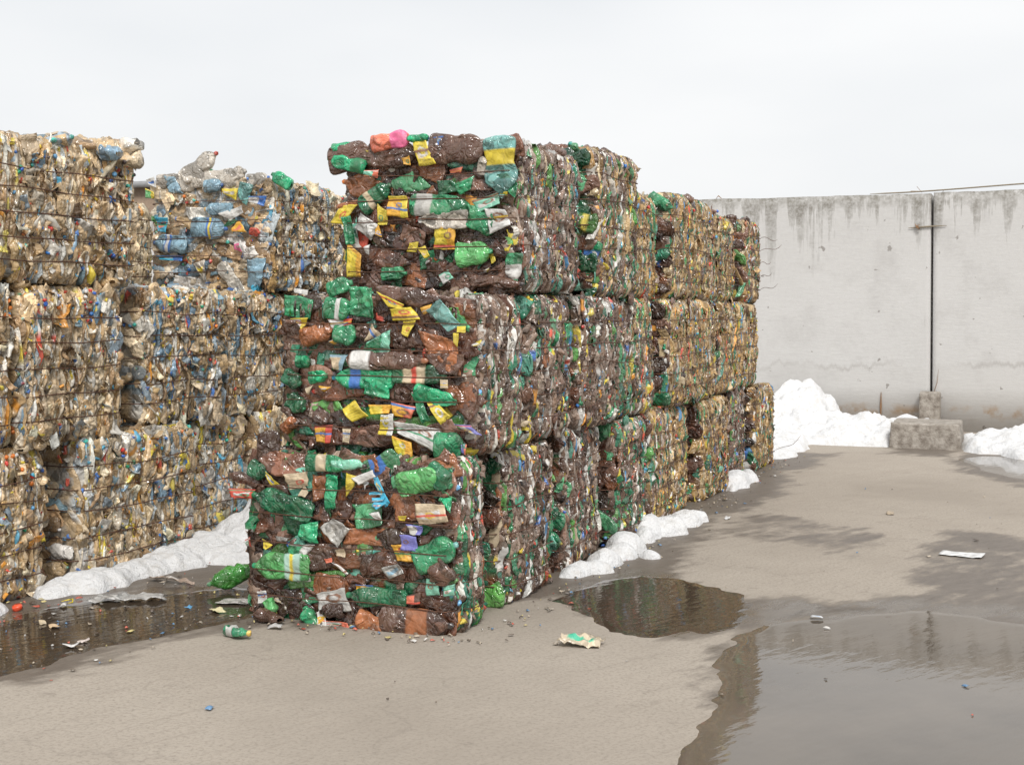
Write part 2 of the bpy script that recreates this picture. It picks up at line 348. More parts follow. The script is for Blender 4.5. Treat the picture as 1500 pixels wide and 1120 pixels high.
# ------------------------------------------------------------------ bale pieces
BR = [(.10, .040, .025), (.14, .058, .034), (.055, .025, .017), (.19, .10, .07), (.27, .10, .042), (.115, .055, .038), (.035, .018, .014), (.16, .085, .062)]
BRED = [(.26, .175, .13), (.19, .12, .085), (.34, .245, .19), (.23, .15, .105), (.14, .08, .055), (.42, .33, .27), (.09, .05, .035)]
GR = [(.03, .25, .11), (.02, .15, .07), (.09, .34, .16), (.12, .36, .27), (.03, .20, .12), (.10, .30, .07)]
TAN = [(.47, .30, .12), (.38, .23, .09), (.54, .38, .19), (.25, .15, .06), (.62, .49, .30), (.44, .28, .11), (.16, .09, .04)]
CLR = [(.74, .58, .39), (.78, .68, .53), (.66, .48, .28), (.72, .54, .33), (.80, .76, .68), (.44, .29, .16), (.75, .61, .42), (.55, .38, .20)]
CLB = [(.34, .43, .50), (.24, .38, .50), (.45, .50, .52), (.18, .28, .33)]
PAPER = [(.72, .70, .66), (.74, .58, .06), (.70, .66, .58), (.66, .10, .06), (.07, .20, .55), (.10, .42, .62), (.80, .35, .05), (.75, .62, .12)]
CAPC = [(.03, .14, .55), (.14, .40, .68), (.62, .05, .04), (.80, .22, .03), (.72, .70, .68), (.02, .38, .20), (.75, .55, .05), (.05, .03, .03), (.06, .50, .42), (.04, .22, .62)]
def pick(r, lst, p=None):
    return lst[r.choice(len(lst), p=p)]
PAPR = [(.72, .70, .66), (.74, .58, .06), (.70, .66, .58), (.72, .70, .66), (.74, .58, .06), (.62, .50, .34), (.66, .10, .06), (.10, .30, .55), (.80, .35, .05)]
MIXES = {  # palettes of the edge-on layers: (list, weight)
    'brown': [(BRED, .67), (BR, .08), (GR, .13), (PAPER[:1]+CLR[4:5], .08), (PAPR, .05)],
    'mixed': [(BRED, .40), (TAN, .30), (GR, .17), (PAPR, .07), (CLR[4:5], .06)],
    'tan': [(TAN, .74), (BRED, .10), (GR, .11), (PAPR, .05)],
    'green': [(BRED, .42), (GR, .30), (BR, .12), (PAPR, .09), (CLR[4:5], .07)],
    'clear': [(CLR, .78), (TAN, .14), (CLB, .05), (PAPER, .03)],
    'clearblue': [(CLR, .68), (TAN, .12), (CLB, .12), (PAPER, .05)],
    'straw': [([(.66, .54, .36), (.58, .46, .29), (.70, .60, .44)], .95), (PAPER, .05)],
}
FLATS = {'brown': (BR, GR, .80), 'mixed': (BR, GR, .72), 'tan': (BR, GR, .75), 'green': (BR, GR, .5),
         'clear': (CLR+[(.62, .45, .26)], CLB, .92), 'clearblue': (CLR+[(.70, .67, .62), (.68, .66, .63)], CLB, .86), 'straw': (CLR, CLB, .9)}
def bottle(Lg, W, T, seed, col, label=None, cap=None, nu=22, nv=14, cr=.012, bend=.1, matte=0.):
    """a crushed bottle lying along x, width along y, thickness along z"""
    r = np.random.default_rng(seed)
    t = np.linspace(0, 1, nu); R0 = 1.
    prof = np.interp(t, [0, .012, .05, .12, .3, .42, .55, .70, .80, .88, .925, .93, .99, 1.], [.35, .72, .95, 1, .96, .90, 1, .97, .78, .42, .30, .34, .34, .05])
    th = np.arange(nv)*2*np.pi/nv
    flat = np.interp(t, [0, .1, .9, 1], [.9, 1, 1, .9])
    wid = np.where(t > .9, np.minimum(W/2, .045), W/2)
    Yc = prof[:, None]*wid[:, None]*np.cos(th)[None]
    tz = T/2*(1+.25*np.sin(t*7+r.uniform(0, 6)))
    capr = np.clip(prof*.045, .004, None)
    hz = np.where(t > .9, np.maximum(capr, .004), prof*tz)
    Zc = hz[:, None]*np.sign(np.sin(th))[None]*np.abs(np.sin(th)[None])**.5
    Xc = np.repeat(((t-.5)*Lg)[:, None], nv, 1)
    V = np.stack([Xc, Yc, Zc], -1).reshape(-1, 3)
    off = r.uniform(-9, 9, 3); a = np.repeat((1-np.clip((t-.84)/.08, 0, 1)), nv)
    n1 = folds(V+off, seed, 9, 4); n2 = folds(V+off, seed+1, 26, 3)
    V[:, 2] += a*(cr*n1+.5*cr*n2)*np.where(V[:, 2] > 0, 1, .3)
    V[:, 1] += a*(.8*cr*folds(V+off, seed+2, 7, 3))
    V[:, 0] += .3*cr*n1*a
    V[:, 1] += bend*Lg*((V[:, 0]/Lg)**2)*r.choice([-1, 1])
    C = np.ones((nu, nv, 4)); C[..., :3] = col; C[..., 3] = matte
    if label:
        k = (t >= label[0]) & (t <= label[1]); C[k, :, :3] = label[2]; C[k, :, 3] = .75
        if len(label) > 3:
            mid = (t >= (label[0]+label[1])/2-.03) & (t <= (label[0]+label[1])/2+.05); C[mid, :, :3] = label[3]
    if cap is not None: C[t > .925, :, :3] = cap; C[t > .925, :, 3] = .4
    return V, grid_faces(nu, nv, True), C.reshape(-1, 4)
def patch(q, seed, col, col2=None, n=13, cr=.006, matte=.8, curl=.012, ragged=.05):
    """crumpled film or paper over four corners q (local a, b, n coordinates)"""
    q = np.asarray(q, float); u = np.linspace(0, 1, n); U, Vv = np.meshgrid(u, u)
    r = np.random.default_rng(seed); rag = lambda s: ragged*soft(np.c_[U.ravel()*3, Vv.ravel()*3], s, 1.6, 4).reshape(U.shape)
    U2 = np.clip(U+rag(seed)*1., -.1, 1.1); V2 = Vv+rag(seed+5)
    P = ((1-U2)*(1-V2))[..., None]*q[0]+(U2*(1-V2))[..., None]*q[1]+(U2*V2)[..., None]*q[2]+((1-U2)*V2)[..., None]*q[3]
    P = P.reshape(-1, 3); off = r.uniform(-5, 5, 3)
    edge = np.minimum(np.minimum(U, 1-U), np.minimum(Vv, 1-Vv)).ravel()
    P[:, 2] += cr*folds(P+off, seed, 11, 4)+.4*cr*folds(P+off, seed+9, 30, 2)+curl*(r.uniform(-1, 1)*(U.ravel()-.5)**2*4+r.uniform(-.6, .6)*(Vv.ravel()-.5)**2*4)-.004*(edge < .02)
    B = P.copy(); B[:, 2] -= .0012
    C = np.ones((len(P), 4)); C[:, :3] = col; C[:, 3] = matte
    if matte > .5: C[:, :3] *= (1-.16*np.clip(soft(P+off, seed+4, 30, 4), 0, 1))[:, None]
    if col2 is not None:
        k = ((np.abs(Vv-.5-.1*np.sin(U*5)) < .14) & (U > .15) & (U < .85)).ravel() if r.random() < .5 else ((U > .62) | (Vv < .12)).ravel()
        C[k, :3] = col2
    if matte > .5 and n >= 13:                                 # printed band and roundel
        ac = [(.7, .68, .64), (.6, .08, .05), (.08, .2, .5), (.75, .5, .05), (.05, .3, .15), (.25, .12, .07)]
        ex, ey, er = r.uniform(.3, .7), r.uniform(.35, .65), r.uniform(.16, .3); dd_ = np.hypot(U-ex, (Vv-ey)*1.3).ravel()
        if r.random() < .6: C[dd_ < er, :3] = pick(r, ac); C[dd_ < er*.6, :3] = np.array(col)*.85
        if r.random() < .5: k = (np.abs(Vv-r.uniform(.1, .9)) < .06).ravel(); C[k, :3] = pick(r, ac)
    if matte > .5 and n >= 9:                                  # lines of small print
        pr = ((np.round(Vv*(n-1)).astype(int) % 3 == 1) & (r.random(U.shape) < .6) & (U > .12) & (U < .88)).ravel(); C[pr, :3] *= r.uniform(.45, .75)
    F = grid_faces(n, n); F2 = F[:, ::-1]+len(P)
    ring = np.concatenate([np.arange(n), np.arange(2*n-1, n*n, n), np.arange(n*n-2, n*n-n-1, -1), np.arange(n*n-2*n, 0, -n)])
    r2 = np.roll(ring, -1); side = np.stack([ring+len(P), r2+len(P), r2, ring], 1)
    return np.concatenate([P, B]), np.concatenate([F, F2, side]), np.concatenate([C, C])
def capm(rad, h, col, nv=10):
    hs = np.array([0, .0, .75, 1, 1])*h; rs = np.array([.05, 1, 1, .86, .04])*rad; th = np.arange(nv)*2*np.pi/nv
    V = np.stack([np.outer(rs, np.cos(th)), np.outer(rs, np.sin(th)), np.repeat(hs[:, None], nv, 1)], -1).reshape(-1, 3)
    C = np.ones((len(V), 4)); C[:, :3] = col; C[:, 3] = .45
    return V, grid_faces(5, nv, True), C
def rot3(ax, ay, az):
    return np.array((Matrix.Rotation(az, 3, 'Z') @ Matrix.Rotation(ay, 3, 'Y') @ Matrix.Rotation(ax, 3, 'X')))

class Face:
    """one side of a bale: origin, in-plane axes u (width), v, outward n"""
    def __init__(s, o, u, v, n, W, H, lv, seed, pil=.018):
        s.wn = .023; s.sl = 1.; s.over = 0.; s.k_ed = (.038, .026); s.o, s.u, s.v, s.n = (np.array(a, float) for a in (o, u, v, n)); s.W, s.H, s.lv, s.seed, s.pil = W, H, lv, seed, pil
    def disp(s, U, V):
        ex = np.minimum(U, s.W-U); ey = np.minimum(V, s.H-V)
        a_, b_ = s.k_ed; d = -a_*np.exp(-np.maximum(ex, 0)/b_)-a_*np.exp(-np.maximum(ey, 0)/b_)
        d = d+.016*soft(np.stack([U, V], -1).reshape(-1, 2)*1., s.seed, 3.5, 4).reshape(U.shape)
        if s.lv is not None:
            z = np.min(np.abs(V[..., None]-np.array(s.lv)), -1); d = d+s.pil*(np.clip(z/.05, 0, 1)**.7-.5)
        return d
    def world(s, U, V, Nn):
        return s.o+U[..., None]*s.u+V[..., None]*s.v+Nn[..., None]*s.n
    def place(s, P, u, v, n, ang, tilt=(0, 0)):
        M = rot3(tilt[0], tilt[1], ang); Q = P@M.T
        base = float(s.disp(np.array([u]), np.array([v]))[0])
        return s.world(Q[:, 0]+u, Q[:, 1]+v, s.bite(Q[:, 1]+v, Q[:, 2]+n+base))
    def bite(s, V, Nn):
        """the wire holds everything down"""
        if s.lv is None: return Nn
        dz = np.min(np.abs(V[..., None]-np.array(s.lv)), -1)
        lim = s.wn-.005+1.1*np.maximum(dz-.004, 0)*s.sl+s.over; return np.where(Nn > lim, lim+.22*(Nn-lim)*np.clip(dz/.02, 0, 1), Nn)

def slivers(face, cnt, kind, seed, umin=0., umax=None, horizontal=False, sc=1.):
    """edge-on flattened bottles: folded strips standing along v; returns list of (V,F,C)"""
    r = np.random.default_rng(seed); umax = face.W if umax is None else umax
    N_, R_, K_ = cnt, 7, 5
    u0 = r.uniform(umin+.01, umax-.01, N_); v0 = r.uniform(.01, face.H-.01, N_)
    ln = (r.gamma(3.2, .034, N_)+.035)*sc; ln = np.clip(ln, .04, .30)
    th = (r.gamma(2.0, .0045, N_)+.0042)*sc; dep = r.uniform(.03, .07, N_)
    lean = r.normal(0, .10, N_); tip = r.normal(.004, .0105, N_)-.002
    if kind == 'tan': ln *= 1.35; th *= .8; tip *= .6; lean *= .5
    big = r.random(N_) < .035; tip[big] += .015; th[big] *= 2.0; lean[big] = r.normal(0, .5, big.sum())
    t = np.linspace(-1, 1, R_)
    cu = np.array([-.5, -.42, 0, .42, .5]); cn = np.array([-1, -.22, 0, -.22, -1.])
    wprof = np.array([.35, .85, 1.05, .9, 1.05, .8, .3])
    wp = wprof[None]*r.uniform(.65, 1.35, (N_, R_))
    wig = np.cumsum(r.normal(0, .0022, (N_, R_)), 1)
    nn = r.normal(0, .0045, (N_, R_)); nn[:, 0] -= .016; nn[:, -1] -= .016
    vv = v0[:, None]+t[None]*ln[:, None]/2; vv = np.clip(vv, -.012, face.H+.012)
    uu = u0[:, None]+lean[:, None]*(vv-v0[:, None])+wig
    U = uu[..., None]+cu*(wp*th[:, None])[..., None]+r.normal(0, .0012, (N_, R_, K_))
    V = np.repeat(vv[..., None], K_, 2)+r.normal(0, .003, (N_, R_, K_))
    D = face.disp(uu, np.clip(vv, 0, face.H))
    Nn = (D+tip[:, None]+nn)[..., None]+cn*np.where(np.abs(cn) > .9, dep[:, None, None], (th*wprof.mean())[:, None, None])
    Nn = face.bite(V, Nn)
    P = face.world(U, V, Nn).reshape(N_, R_*K_, 3)
    lists, wt = zip(*MIXES[kind]); ch = r.choice(len(lists), N_, p=np.array(wt)/sum(wt))
    F = grid_faces(R_, K_); out = []
    for i in range(N_):
        c = np.array(pick(r, lists[ch[i]]))*r.uniform(.75, 1.2); pap = lists[ch[i]] is PAPER or lists[ch[i]] is PAPR
        C = np.ones((R_*K_, 4)); C[:, :3] = np.clip(c, 0, .85); C[:, 3] = .7 if pap else r.uniform(0, .35)
        if r.random() < .22:                                   # two-tone: a label or a dirtier end
            k = r.integers(1, 5); C[k*K_:(k+2)*K_, :3] = pick(r, PAPER) if r.random() < .35 else c*.6
        out.append((P[i], F, C, ln[i]*th[i]*(1+8*max(tip[i], 0))))
    return out
def scraps(face, cnt, seed, umin=0., umax=None, cols=PAPER, size=.02):
    r = np.random.default_rng(seed); umax = face.W if umax is None else umax; out = []
    for i in range(cnt):
        s = size*r.uniform(.4, 1.5); u, v = r.uniform(umin, umax), r.uniform(.01, face.H-.01)
        q = [(-s, -s*.5*r.uniform(.4, 1.4), 0), (s, -s*.5, 0), (s*r.uniform(.3, 1), s*.6, 0), (-s*r.uniform(.3, 1), s*.5, 0)]
        V, F, C = patch(q, int(r.integers(1e6)), pick(r, cols), pick(r, cols) if size > .018 and r.random() < .6 else None, 9 if size > .018 else 4, .004, .7, .01, .1)
        out.append((face.place(V, u, v, r.uniform(.004, .02), r.uniform(0, 6.3), (r.normal(0, .5), r.normal(0, .5))), F, C, s*s*6))
    return out
def caps(face, cnt, seed, umin=0., umax=None, zlo=0., cols=CAPC):
    r = np.random.default_rng(seed); umax = face.W if umax is None else umax; out = []; cl = None
    for i in range(cnt):
        if cl is None or r.random() < .35: cl = (r.uniform(umin+.02, umax-.02), face.H*(zlo+(1-zlo)*r.random()), pick(r, cols))
        V, F, C = capm(r.uniform(.011, .0155), r.uniform(.012, .018), cl[2] if r.random() < .45 else pick(r, cols))
        u = float(np.clip(cl[0]+r.normal(0, .05), umin+.01, umax-.01)); v = float(np.clip(cl[1]+r.normal(0, .04), .01, face.H-.01))
        out.append((face.place(V, u, v, r.uniform(-.004, .012), 0, (r.normal(0, .9), r.normal(0, .9))), F, C, .002))
    return out
def flats(face, cnt, kind, seed, umin=0., umax=None, lo=.16, hi=.32, nu=18, nv=12, green=None, vert=False):
    """bottles pressed flat against the face"""
    r = np.random.default_rng(seed); umax = face.W if umax is None else umax; out = []
    A, B, pa = FLATS[kind]; pa = pa if green is None else green
    rows = [(a+b)/2 for a, b in zip([0]+list(face.lv), list(face.lv)+[face.H])]
    for i in range(cnt):
        u = r.uniform(umin+.03, umax-.03); v = float(np.clip(pick(r, rows)+r.normal(0, .045 if umax-umin > .7 else .03), .05, face.H-.05))
        Lg = r.uniform(lo, hi); W = r.uniform(.085, .145); c = np.array(pick(r, A if r.random() < pa else B))*r.uniform(.8, 1.2)
        ang = r.normal(0, .28) if r.random() < .72 else r.uniform(-1.5, 1.5)
        if vert: ang = r.normal(math.pi/2, .45)
        if r.random() < .5: ang += math.pi
        if umax-umin < Lg: Lg = max(.1, (umax-umin)*.9)
        half = abs(math.cos(ang))*Lg/2; u = min(max(u, umin+half*.92), max(umax-half*.92, umin+half*.92))
        lab = (.3, .3+r.uniform(.12, .3), pick(r, PAPER)) if r.random() < .13 else None
        cp = pick(r, CAPC) if (kind in ('clear', 'clearblue') or r.random() < .3) else (.06, .035, .03)
        big = umax-umin > .7
        if big and r.random() < .56:
            a, b = Lg*.5, W*.62; q = [(-a*r.uniform(.7, 1), -b*r.uniform(.5, 1), 0), (a*r.uniform(.7, 1), -b*r.uniform(.5, 1.1), 0), (a*r.uniform(.6, 1), b*r.uniform(.6, 1.1), 0), (-a*r.uniform(.7, 1), b*r.uniform(.5, 1), 0)]
            V, F, C = patch(q, int(r.integers(1e6)), c, None, 19, .007, r.uniform(0, .15), .012, .07)
        else: V, F, C = bottle(Lg, W, r.uniform(.014, .026) if big else r.uniform(.016, .036), int(r.integers(1e6)), c*r.choice([.6, 1, 1, 1.5]), lab, cp, nu, nv, .008 if big else .012)
        out.append((face.place(V, u, v, r.uniform(-.022, .004) if umax-umin > .7 else r.uniform(-.016, .010), ang, (r.normal(0, .12), r.normal(0, .08))), F, C, Lg*W))
    return out
def wads(face, cnt, kind, seed, size=.05, umin=0., umax=None):
    """scrunched film with sharp folds, any way up"""
    r = np.random.default_rng(seed); umax = face.W if umax is None else umax; out = []
    lists, wt = zip(*MIXES[kind]); wt = np.array(wt)/sum(wt)
    for i in range(cnt):
        s = size*r.uniform(.5, 1.5); a = s*r.uniform(.4, .8); u, v = r.uniform(umin+.02, umax-.02), r.uniform(.02, face.H-.02)
        q = [(-s*r.uniform(.6, 1), -a*r.uniform(.5, 1.2), 0), (s*r.uniform(.6, 1), -a*r.uniform(.5, 1.2), 0), (s*r.uniform(.5, 1), a*r.uniform(.5, 1.2), 0), (-s*r.uniform(.6, 1), a*r.uniform(.5, 1.2), 0)]
        c = np.array(pick(r, lists[r.choice(len(lists), p=wt)]))*r.uniform(.7, 1.2)
        V, F, C = patch(q, int(r.integers(1e6)), np.clip(c, 0, .8), None, 9, s*.20, r.uniform(0, .3), s*.35, .09)
        ang = r.normal(math.pi/2, .6)
        out.append((face.place(V, u, v, r.uniform(-.002, .014), ang, (r.normal(0, .45), r.normal(0, .35))), F, C, s*a*3))
    return out
def core(hx, hy, hz, faces, kind, seed, res):
    """closed inner block whose skin follows the same pillows as the faces"""
    out = []; r = np.random.default_rng(seed); A, B, pa = FLATS[kind]
    for f in faces:
        nu, nv = max(6, int(f.W/res)), max(6, int(f.H/res)); u = np.linspace(0, 1, nu)*f.W; v = np.linspace(0, 1, nv)*f.H
        U, V = np.meshgrid(u, v); D = f.disp(U, V)-.012
        sd = np.c_[r.uniform(0, f.W, 70), r.uniform(0, f.H, 70)]; cc = np.array([np.array(pick(r, A if r.random() < pa else B))*r.uniform(.5, 1.) for _ in sd])
        pts = np.stack([U.ravel(), V.ravel()], 1); wob = np.stack([soft(pts, seed+1, 9), soft(pts, seed+2, 9)], 1)*.02
        dd = ((pts+wob)[:, None]*[1, 1.9]-sd[None]*[1, 1.9]); k = np.argmin((dd**2).sum(-1), 1)
        P3 = f.world(U, V, D); e = np.minimum(np.minimum(U, f.W-U), np.minimum(V, f.H-V))
        D2 = D+np.where(e > .001, 1, 0)*(.006*folds(P3.reshape(-1, 3), seed+3, 9, 4)+.004*folds(P3.reshape(-1, 3), seed+4, 24, 3)).reshape(U.shape)
        # the rim is pulled in to the common edge so neighbouring faces close
        D2 = np.where(e <= .001, -.03, D2); C = np.ones((len(pts), 4)); C[:, :3] = cc[k]; C[:, 3] = .1
        Ui = np.clip(U, .03, f.W-.03); Vi = np.clip(V, .03, f.H-.03)
        out.append((f.world(Ui, Vi, D2).reshape(-1, 3), grid_faces(nv, nu), C))
    return join(out)

BALES = {}
def bale(key, label, group, x0, x1, y0, y1, z0, z1, kind, seed, near=0, fvis=None, rz=0., lv=None, nside=None, tails=0, hero=None,
         flatkind=None, nflat=None, capn=0, parts=40, cat='plastic bale', lumps=0, tuft=0):
    r = np.random.default_rng(seed); W, Dp, H = x1-x0, y1-y0, z1-z0
    root = empty('plastic_bottle_bale', ((x0+x1)/2, (y0+y1)/2, z0), label, cat, group, rz)
    hx, hy = W/2, Dp/2; nw = 5
    lv = lv or [H*(.145+.168*k)+r.normal(0, .006) for k in range(nw)]
    Ff = Face((-hx, -hy, 0), (1, 0, 0), (0, 0, 1), (0, -1, 0), W, H, lv, seed+10)
    Fr = Face((hx, -hy, 0), (0, 1, 0), (0, 0, 1), (1, 0, 0), Dp, H, lv, seed+11, .012)
    Ft = Face((-hx, -hy, H), (1, 0, 0), (0, 1, 0), (0, 0, 1), W, Dp, None, seed+12)
    Fl = Face((-hx, hy, 0), (0, -1, 0), (0, 0, 1), (-1, 0, 0), Dp, H, lv, seed+13)
    Fb = Face((hx, hy, 0), (-1, 0, 0), (0, 0, 1), (0, 1, 0), W, H, lv, seed+14)
    if near:
        Ff.wn = .050; Ff.k_ed = (.016, .016); Ff.pil = .010; Ff.sl = .45
    Fd = Face((-hx, hy, 0), (1, 0, 0), (0, -1, 0), (0, 0, -1), W, Dp, None, seed+15, .0)
    V, F, C = core(hx, hy, H, [Ff, Fr, Ft, Fl, Fb, Fd], flatkind or kind, seed+20, .02 if near else .045)
    obj('pressed_core', V, F, PLA, root, C)
    # pieces ------------------------------------------------------
    P = {'edge_on_bottle': [], 'crushed_bottle': [], 'scrap': [], 'bottle_cap': [], 'crushed_film': []}
    ns = nside if nside is not None else int(Dp*H*(620 if kind in ('clear', 'clearblue') else 1500))
    P['edge_on_bottle'] += slivers(Fr, ns, kind, seed+30, sc=1.3 if kind in ('clear', 'clearblue') else 1.)
    tu = min(W, .55) if not near else W
    top = slivers(Ft, int(tu*Dp*330), kind, seed+31, W-tu, W, sc=1.)
    P['edge_on_bottle'] += [(t_[0]+[0, 0, .006], *t_[1:]) for t_ in top]
    fv = W if fvis is None else fvis
    fk = flatkind or kind
    P['crushed_bottle'] += flats(Ff, nflat if nflat is not None else int(fv*H*(95 if near else 55)), fk, seed+32, W-fv, W, nu=26 if near else 14, nv=16 if near else 10, lo=.2 if near else .16, hi=.38 if near else .3, green=.86 if near and fk == 'brown' else None)
    if near == 0: P['crushed_bottle'] += flats(Fr, int(Dp*(46 if kind in ('clear', 'clearblue') else 13)), fk if kind != 'straw' else kind, seed+33, lo=.10, hi=.26, nu=14, nv=10, vert=True)
    P['crushed_film'] += wads(Fr, int(Dp*H*(150 if kind in ('clear', 'clearblue') else 75)), kind, seed+40, .055 if kind in ('clear', 'clearblue') else .04)
    if near: P['crushed_film'] += wads(Ff, int(W*H*20), kind, seed+41, .05)
    if key in ('r1a', 'r2a', 'r3a', 'r10', 'r20', 'l3c'):
        P['edge_on_bottle'] += slivers(Fl, int(Dp*H*700), kind, seed+50); P['crushed_film'] += wads(Fl, int(Dp*H*60), kind, seed+51)
    P['scrap'] += scraps(Fr, int(Dp*H*(130 if kind in ('clear', 'clearblue') else 70)), seed+34, size=.014, cols=PAPER if kind in ('clear', 'clearblue') else PAPR)
    P['scrap'] += scraps(Ff, int(fv*H*(30 if kind in ('clear', 'clearblue') else 9)), seed+35, W-fv, W, size=.022, cols=PAPER if kind in ('clear', 'clearblue') else PAPR)
    P['bottle_cap'] += caps(Fr, int(capn*Dp), seed+36, zlo=.0)+caps(Fr, int(capn*Dp*.7), seed+37, zlo=.72)
    P['bottle_cap'] += caps(Ff, int(capn*.5), seed+38, W-fv, W) if capn else []
    if lumps:
        for i in range(lumps):
            u, v = r.uniform(W-tu+.05, W-.04), r.uniform(.04, Dp-.04); c = np.array(pick(r, FLATS[fk][0] if r.random() < .8 else FLATS[fk][1]))
            b = bottle(r.uniform(.13, .24), r.uniform(.08, .12), r.uniform(.04, .07), int(r.integers(1e6)), c, None, pick(r, CAPC), 18, 12, .014)
            P['crushed_bottle'].append((Ft.place(b[0], u, v, r.uniform(.0, .035), r.uniform(0, 6.3), (0, r.normal(0, .35))), b[1], b[2], .05))
    if key == 'l3a':
        for i in range(16):
            u, v = W-.02-abs(r.normal(0, .13)), Dp-.02-abs(r.normal(0, .16)); c = np.array(pick(r, CLR+CLB[:2]))
            b = bottle(r.uniform(.2, .32), r.uniform(.11, .16), r.uniform(.08, .12), int(r.integers(1e6)), c, None, pick(r, CAPC), 26, 16, .02)
            P['crushed_bottle'].append((Ft.place(b[0], u, v, r.uniform(-.05, .06), r.uniform(0, 6.3), (0, r.normal(0, .5))), b[1], b[2], .05))
    if hero: hero(root, Ff, Fr, Ft)
    labs = {'edge_on_bottle': 'packed_bottle_edges', 'crushed_bottle': 'crushed_bottles', 'scrap': 'label_scraps', 'bottle_cap': 'bottle_caps', 'crushed_film': 'crushed_films'}
    lim = {'edge_on_bottle': parts, 'crushed_bottle': min(100, parts*2), 'scrap': parts//3, 'bottle_cap': min(100, parts), 'crushed_film': parts}
    nm = {'edge_on_bottle': 'flattened_bottle', 'crushed_bottle': 'crushed_bottle', 'scrap': 'torn_label', 'bottle_cap': 'bottle_cap', 'crushed_film': 'crushed_film'}
    for k, lst in P.items():
        if not lst: continue
        lst.sort(key=lambda a: -a[3]); a, b = lst[:lim[k]], lst[lim[k]:]
        for p in a: obj(nm[k], p[0], p[1], PLA, root, p[2])
        if b:
            V, F, C = join([p[:3] for p in b]); obj(labs[k], V, F, PLA, root, C, kind='stuff')
    # wires -------------------------------------------------------
    for zi, z in enumerate(lv):
        pts = []
        for f in (Ff, Fr, Fb, Fl):
            nn = max(5, int(f.W/.05)); u = np.linspace(.0, f.W, nn)
            zz = z+.004*np.sin(u*9+r.uniform(0, 6))+np.interp(u, [0, f.W/2, f.W], [0, r.normal(0, .007 if f is Ff else .014), 0])
            d = np.full(nn, f.wn)+r.uniform(0, .004, nn); d[0] = d[-1] = -.022; u = np.clip(u, .02, f.W-.02)
            pts += list(f.world(u, zz, d))
        pts.append(pts[0]); V, F = tube(pts, 0.0028 if near else .0036, 5)
        tl = [(V, F)]
        if zi < tails or r.random() < .35:                      # twisted loose end
            y = r.uniform(-hy*.6, hy) if zi >= tails else hy-.03
            l = r.uniform(.10, .3) if zi < tails else r.uniform(.05, .12)
            tt = np.linspace(0, 1, 8); dx = tt*l*(.9 if zi < tails else .35); dy = tt*l*r.uniform(-.3, .6); dz = l*r.uniform(-.5, .6)*tt**2+.02*np.sin(tt*6)
            tl.append(tube(np.c_[hx+.012+dx, y+dy, z+dz], .0024, 4)[:2])
            s2 = tl[1][1]
        Vv, Fv = join(tl)[:2]
        obj('baling_wire', Vv, Fv, WIRE, root)
    BALES[key] = (root, Ff, Fr, Ft, (x0, y0, z0))
    return root

# hero pieces are measured off the photograph and laid on the bale's own front face
COL = dict(g=(.03, .25, .11), gd=(.014, .13, .06), gl=(.10, .38, .12), gb=(.02, .38, .17), te=(.16, .38, .35), br=(.11, .055, .038), bd=(.07, .036, .027), bo=(.34, .12, .045),
           y=(.74, .58, .05), yo=(.80, .42, .04), wh=(.70, .69, .66), cr=(.62, .50, .34), gy=(.46, .45, .42), cy=(.06, .46, .68), pu=(.20, .20, .55), re=(.62, .08, .05),
           mi=(.22, .55, .40), bl=(.05, .17, .50), pk=(.75, .14, .30), og=(.85, .22, .13), cl=(.55, .50, .43), lb=(.26, .42, .52), mt=(.42, .62, .52), bk=(.03, .025, .025))
def hero_items(items, zx, zy, zs, Yw, x0, z0, seed):
    """items in enlarged-view coordinates: ('b', base xy, cap xy, width, colour, label, cap, lift) or ('q', 4 corners, colour, colour2, lift)"""
    def fc(p, f):
        q = PY(zx+p[0]*zs, zy+p[1]*zs, Yw); return np.array([q[0]-x0, q[2]-z0])
    def run(root, Ff, Fr, Ft):
        for i, it in enumerate(items):
            s = seed+i*13
            if it[0] == 'b':
                _, b, c, w_, co, lab, cp, lift = it
                B, Cc = fc(b, Ff), fc(c, Ff); d = Cc-B; Lg = np.linalg.norm(d); mid = (B+Cc)/2
                wm = w_*zs*(Yw/math.cos(YAW))*1.0/FPX*1.02
                lb_ = None
                if lab: lb_ = (lab[0], lab[1], COL[lab[2]]) + ((COL[lab[3]],) if len(lab) > 3 else ())
                V, F, C = bottle(Lg, wm*1.08, .06, s, COL[co], lb_, COL[cp] if cp else COL[co], 34, 20, .009, .02)
                W = Ff.place(V, mid[0], mid[1], .030+lift, math.atan2(d[1], d[0])); 
                obj('crushed_bottle', W, F, PLA, root, C)
            elif it[0] == 'r':                                   # round five-lobed bottle base seen end on
                _, c, rad, co = it; m = fc(c, Ff); rr = rad*zs*Yw/FPX/math.cos(YAW); nr, na = 8, 30
                t = np.linspace(.02, 1, nr); a = np.arange(na)*2*np.pi/na
                z = (.022*np.sin(np.pi*t)[:, None]*(1+.55*np.cos(5*a)[None])-.04*(t[:, None] > .95))
                V = np.stack([np.outer(t, np.cos(a))*rr, np.outer(t, np.sin(a))*rr, z], -1).reshape(-1, 3)
                C = np.ones((len(V), 4)); C[:, :3] = COL[co]; C[:, 3] = 0
                obj('bottle_base', Ff.place(V, m[0], m[1], .040, 0), grid_faces(nr, na, True), PLA, root, C)
            else:
                _, qs, co, co2, lift = it
                P = np.array([fc(p, Ff) for p in qs]); m = P.mean(0); q = np.c_[P-m, np.zeros(4)]
                sheet = co in ('gy', 'cl', 'g', 'gd', 'gb', 'gl', 'te', 'br', 'bo', 'lb')
                V, F, C = patch(q, s, COL[co], COL[co2] if co2 else None, 21, .009 if sheet else .005, .1 if sheet else .8, .012)
                obj('plastic_sheet' if sheet else 'paper_label', Ff.place(V, m[0], m[1], .040+lift, 0), F, PLA, root, C)
    return run

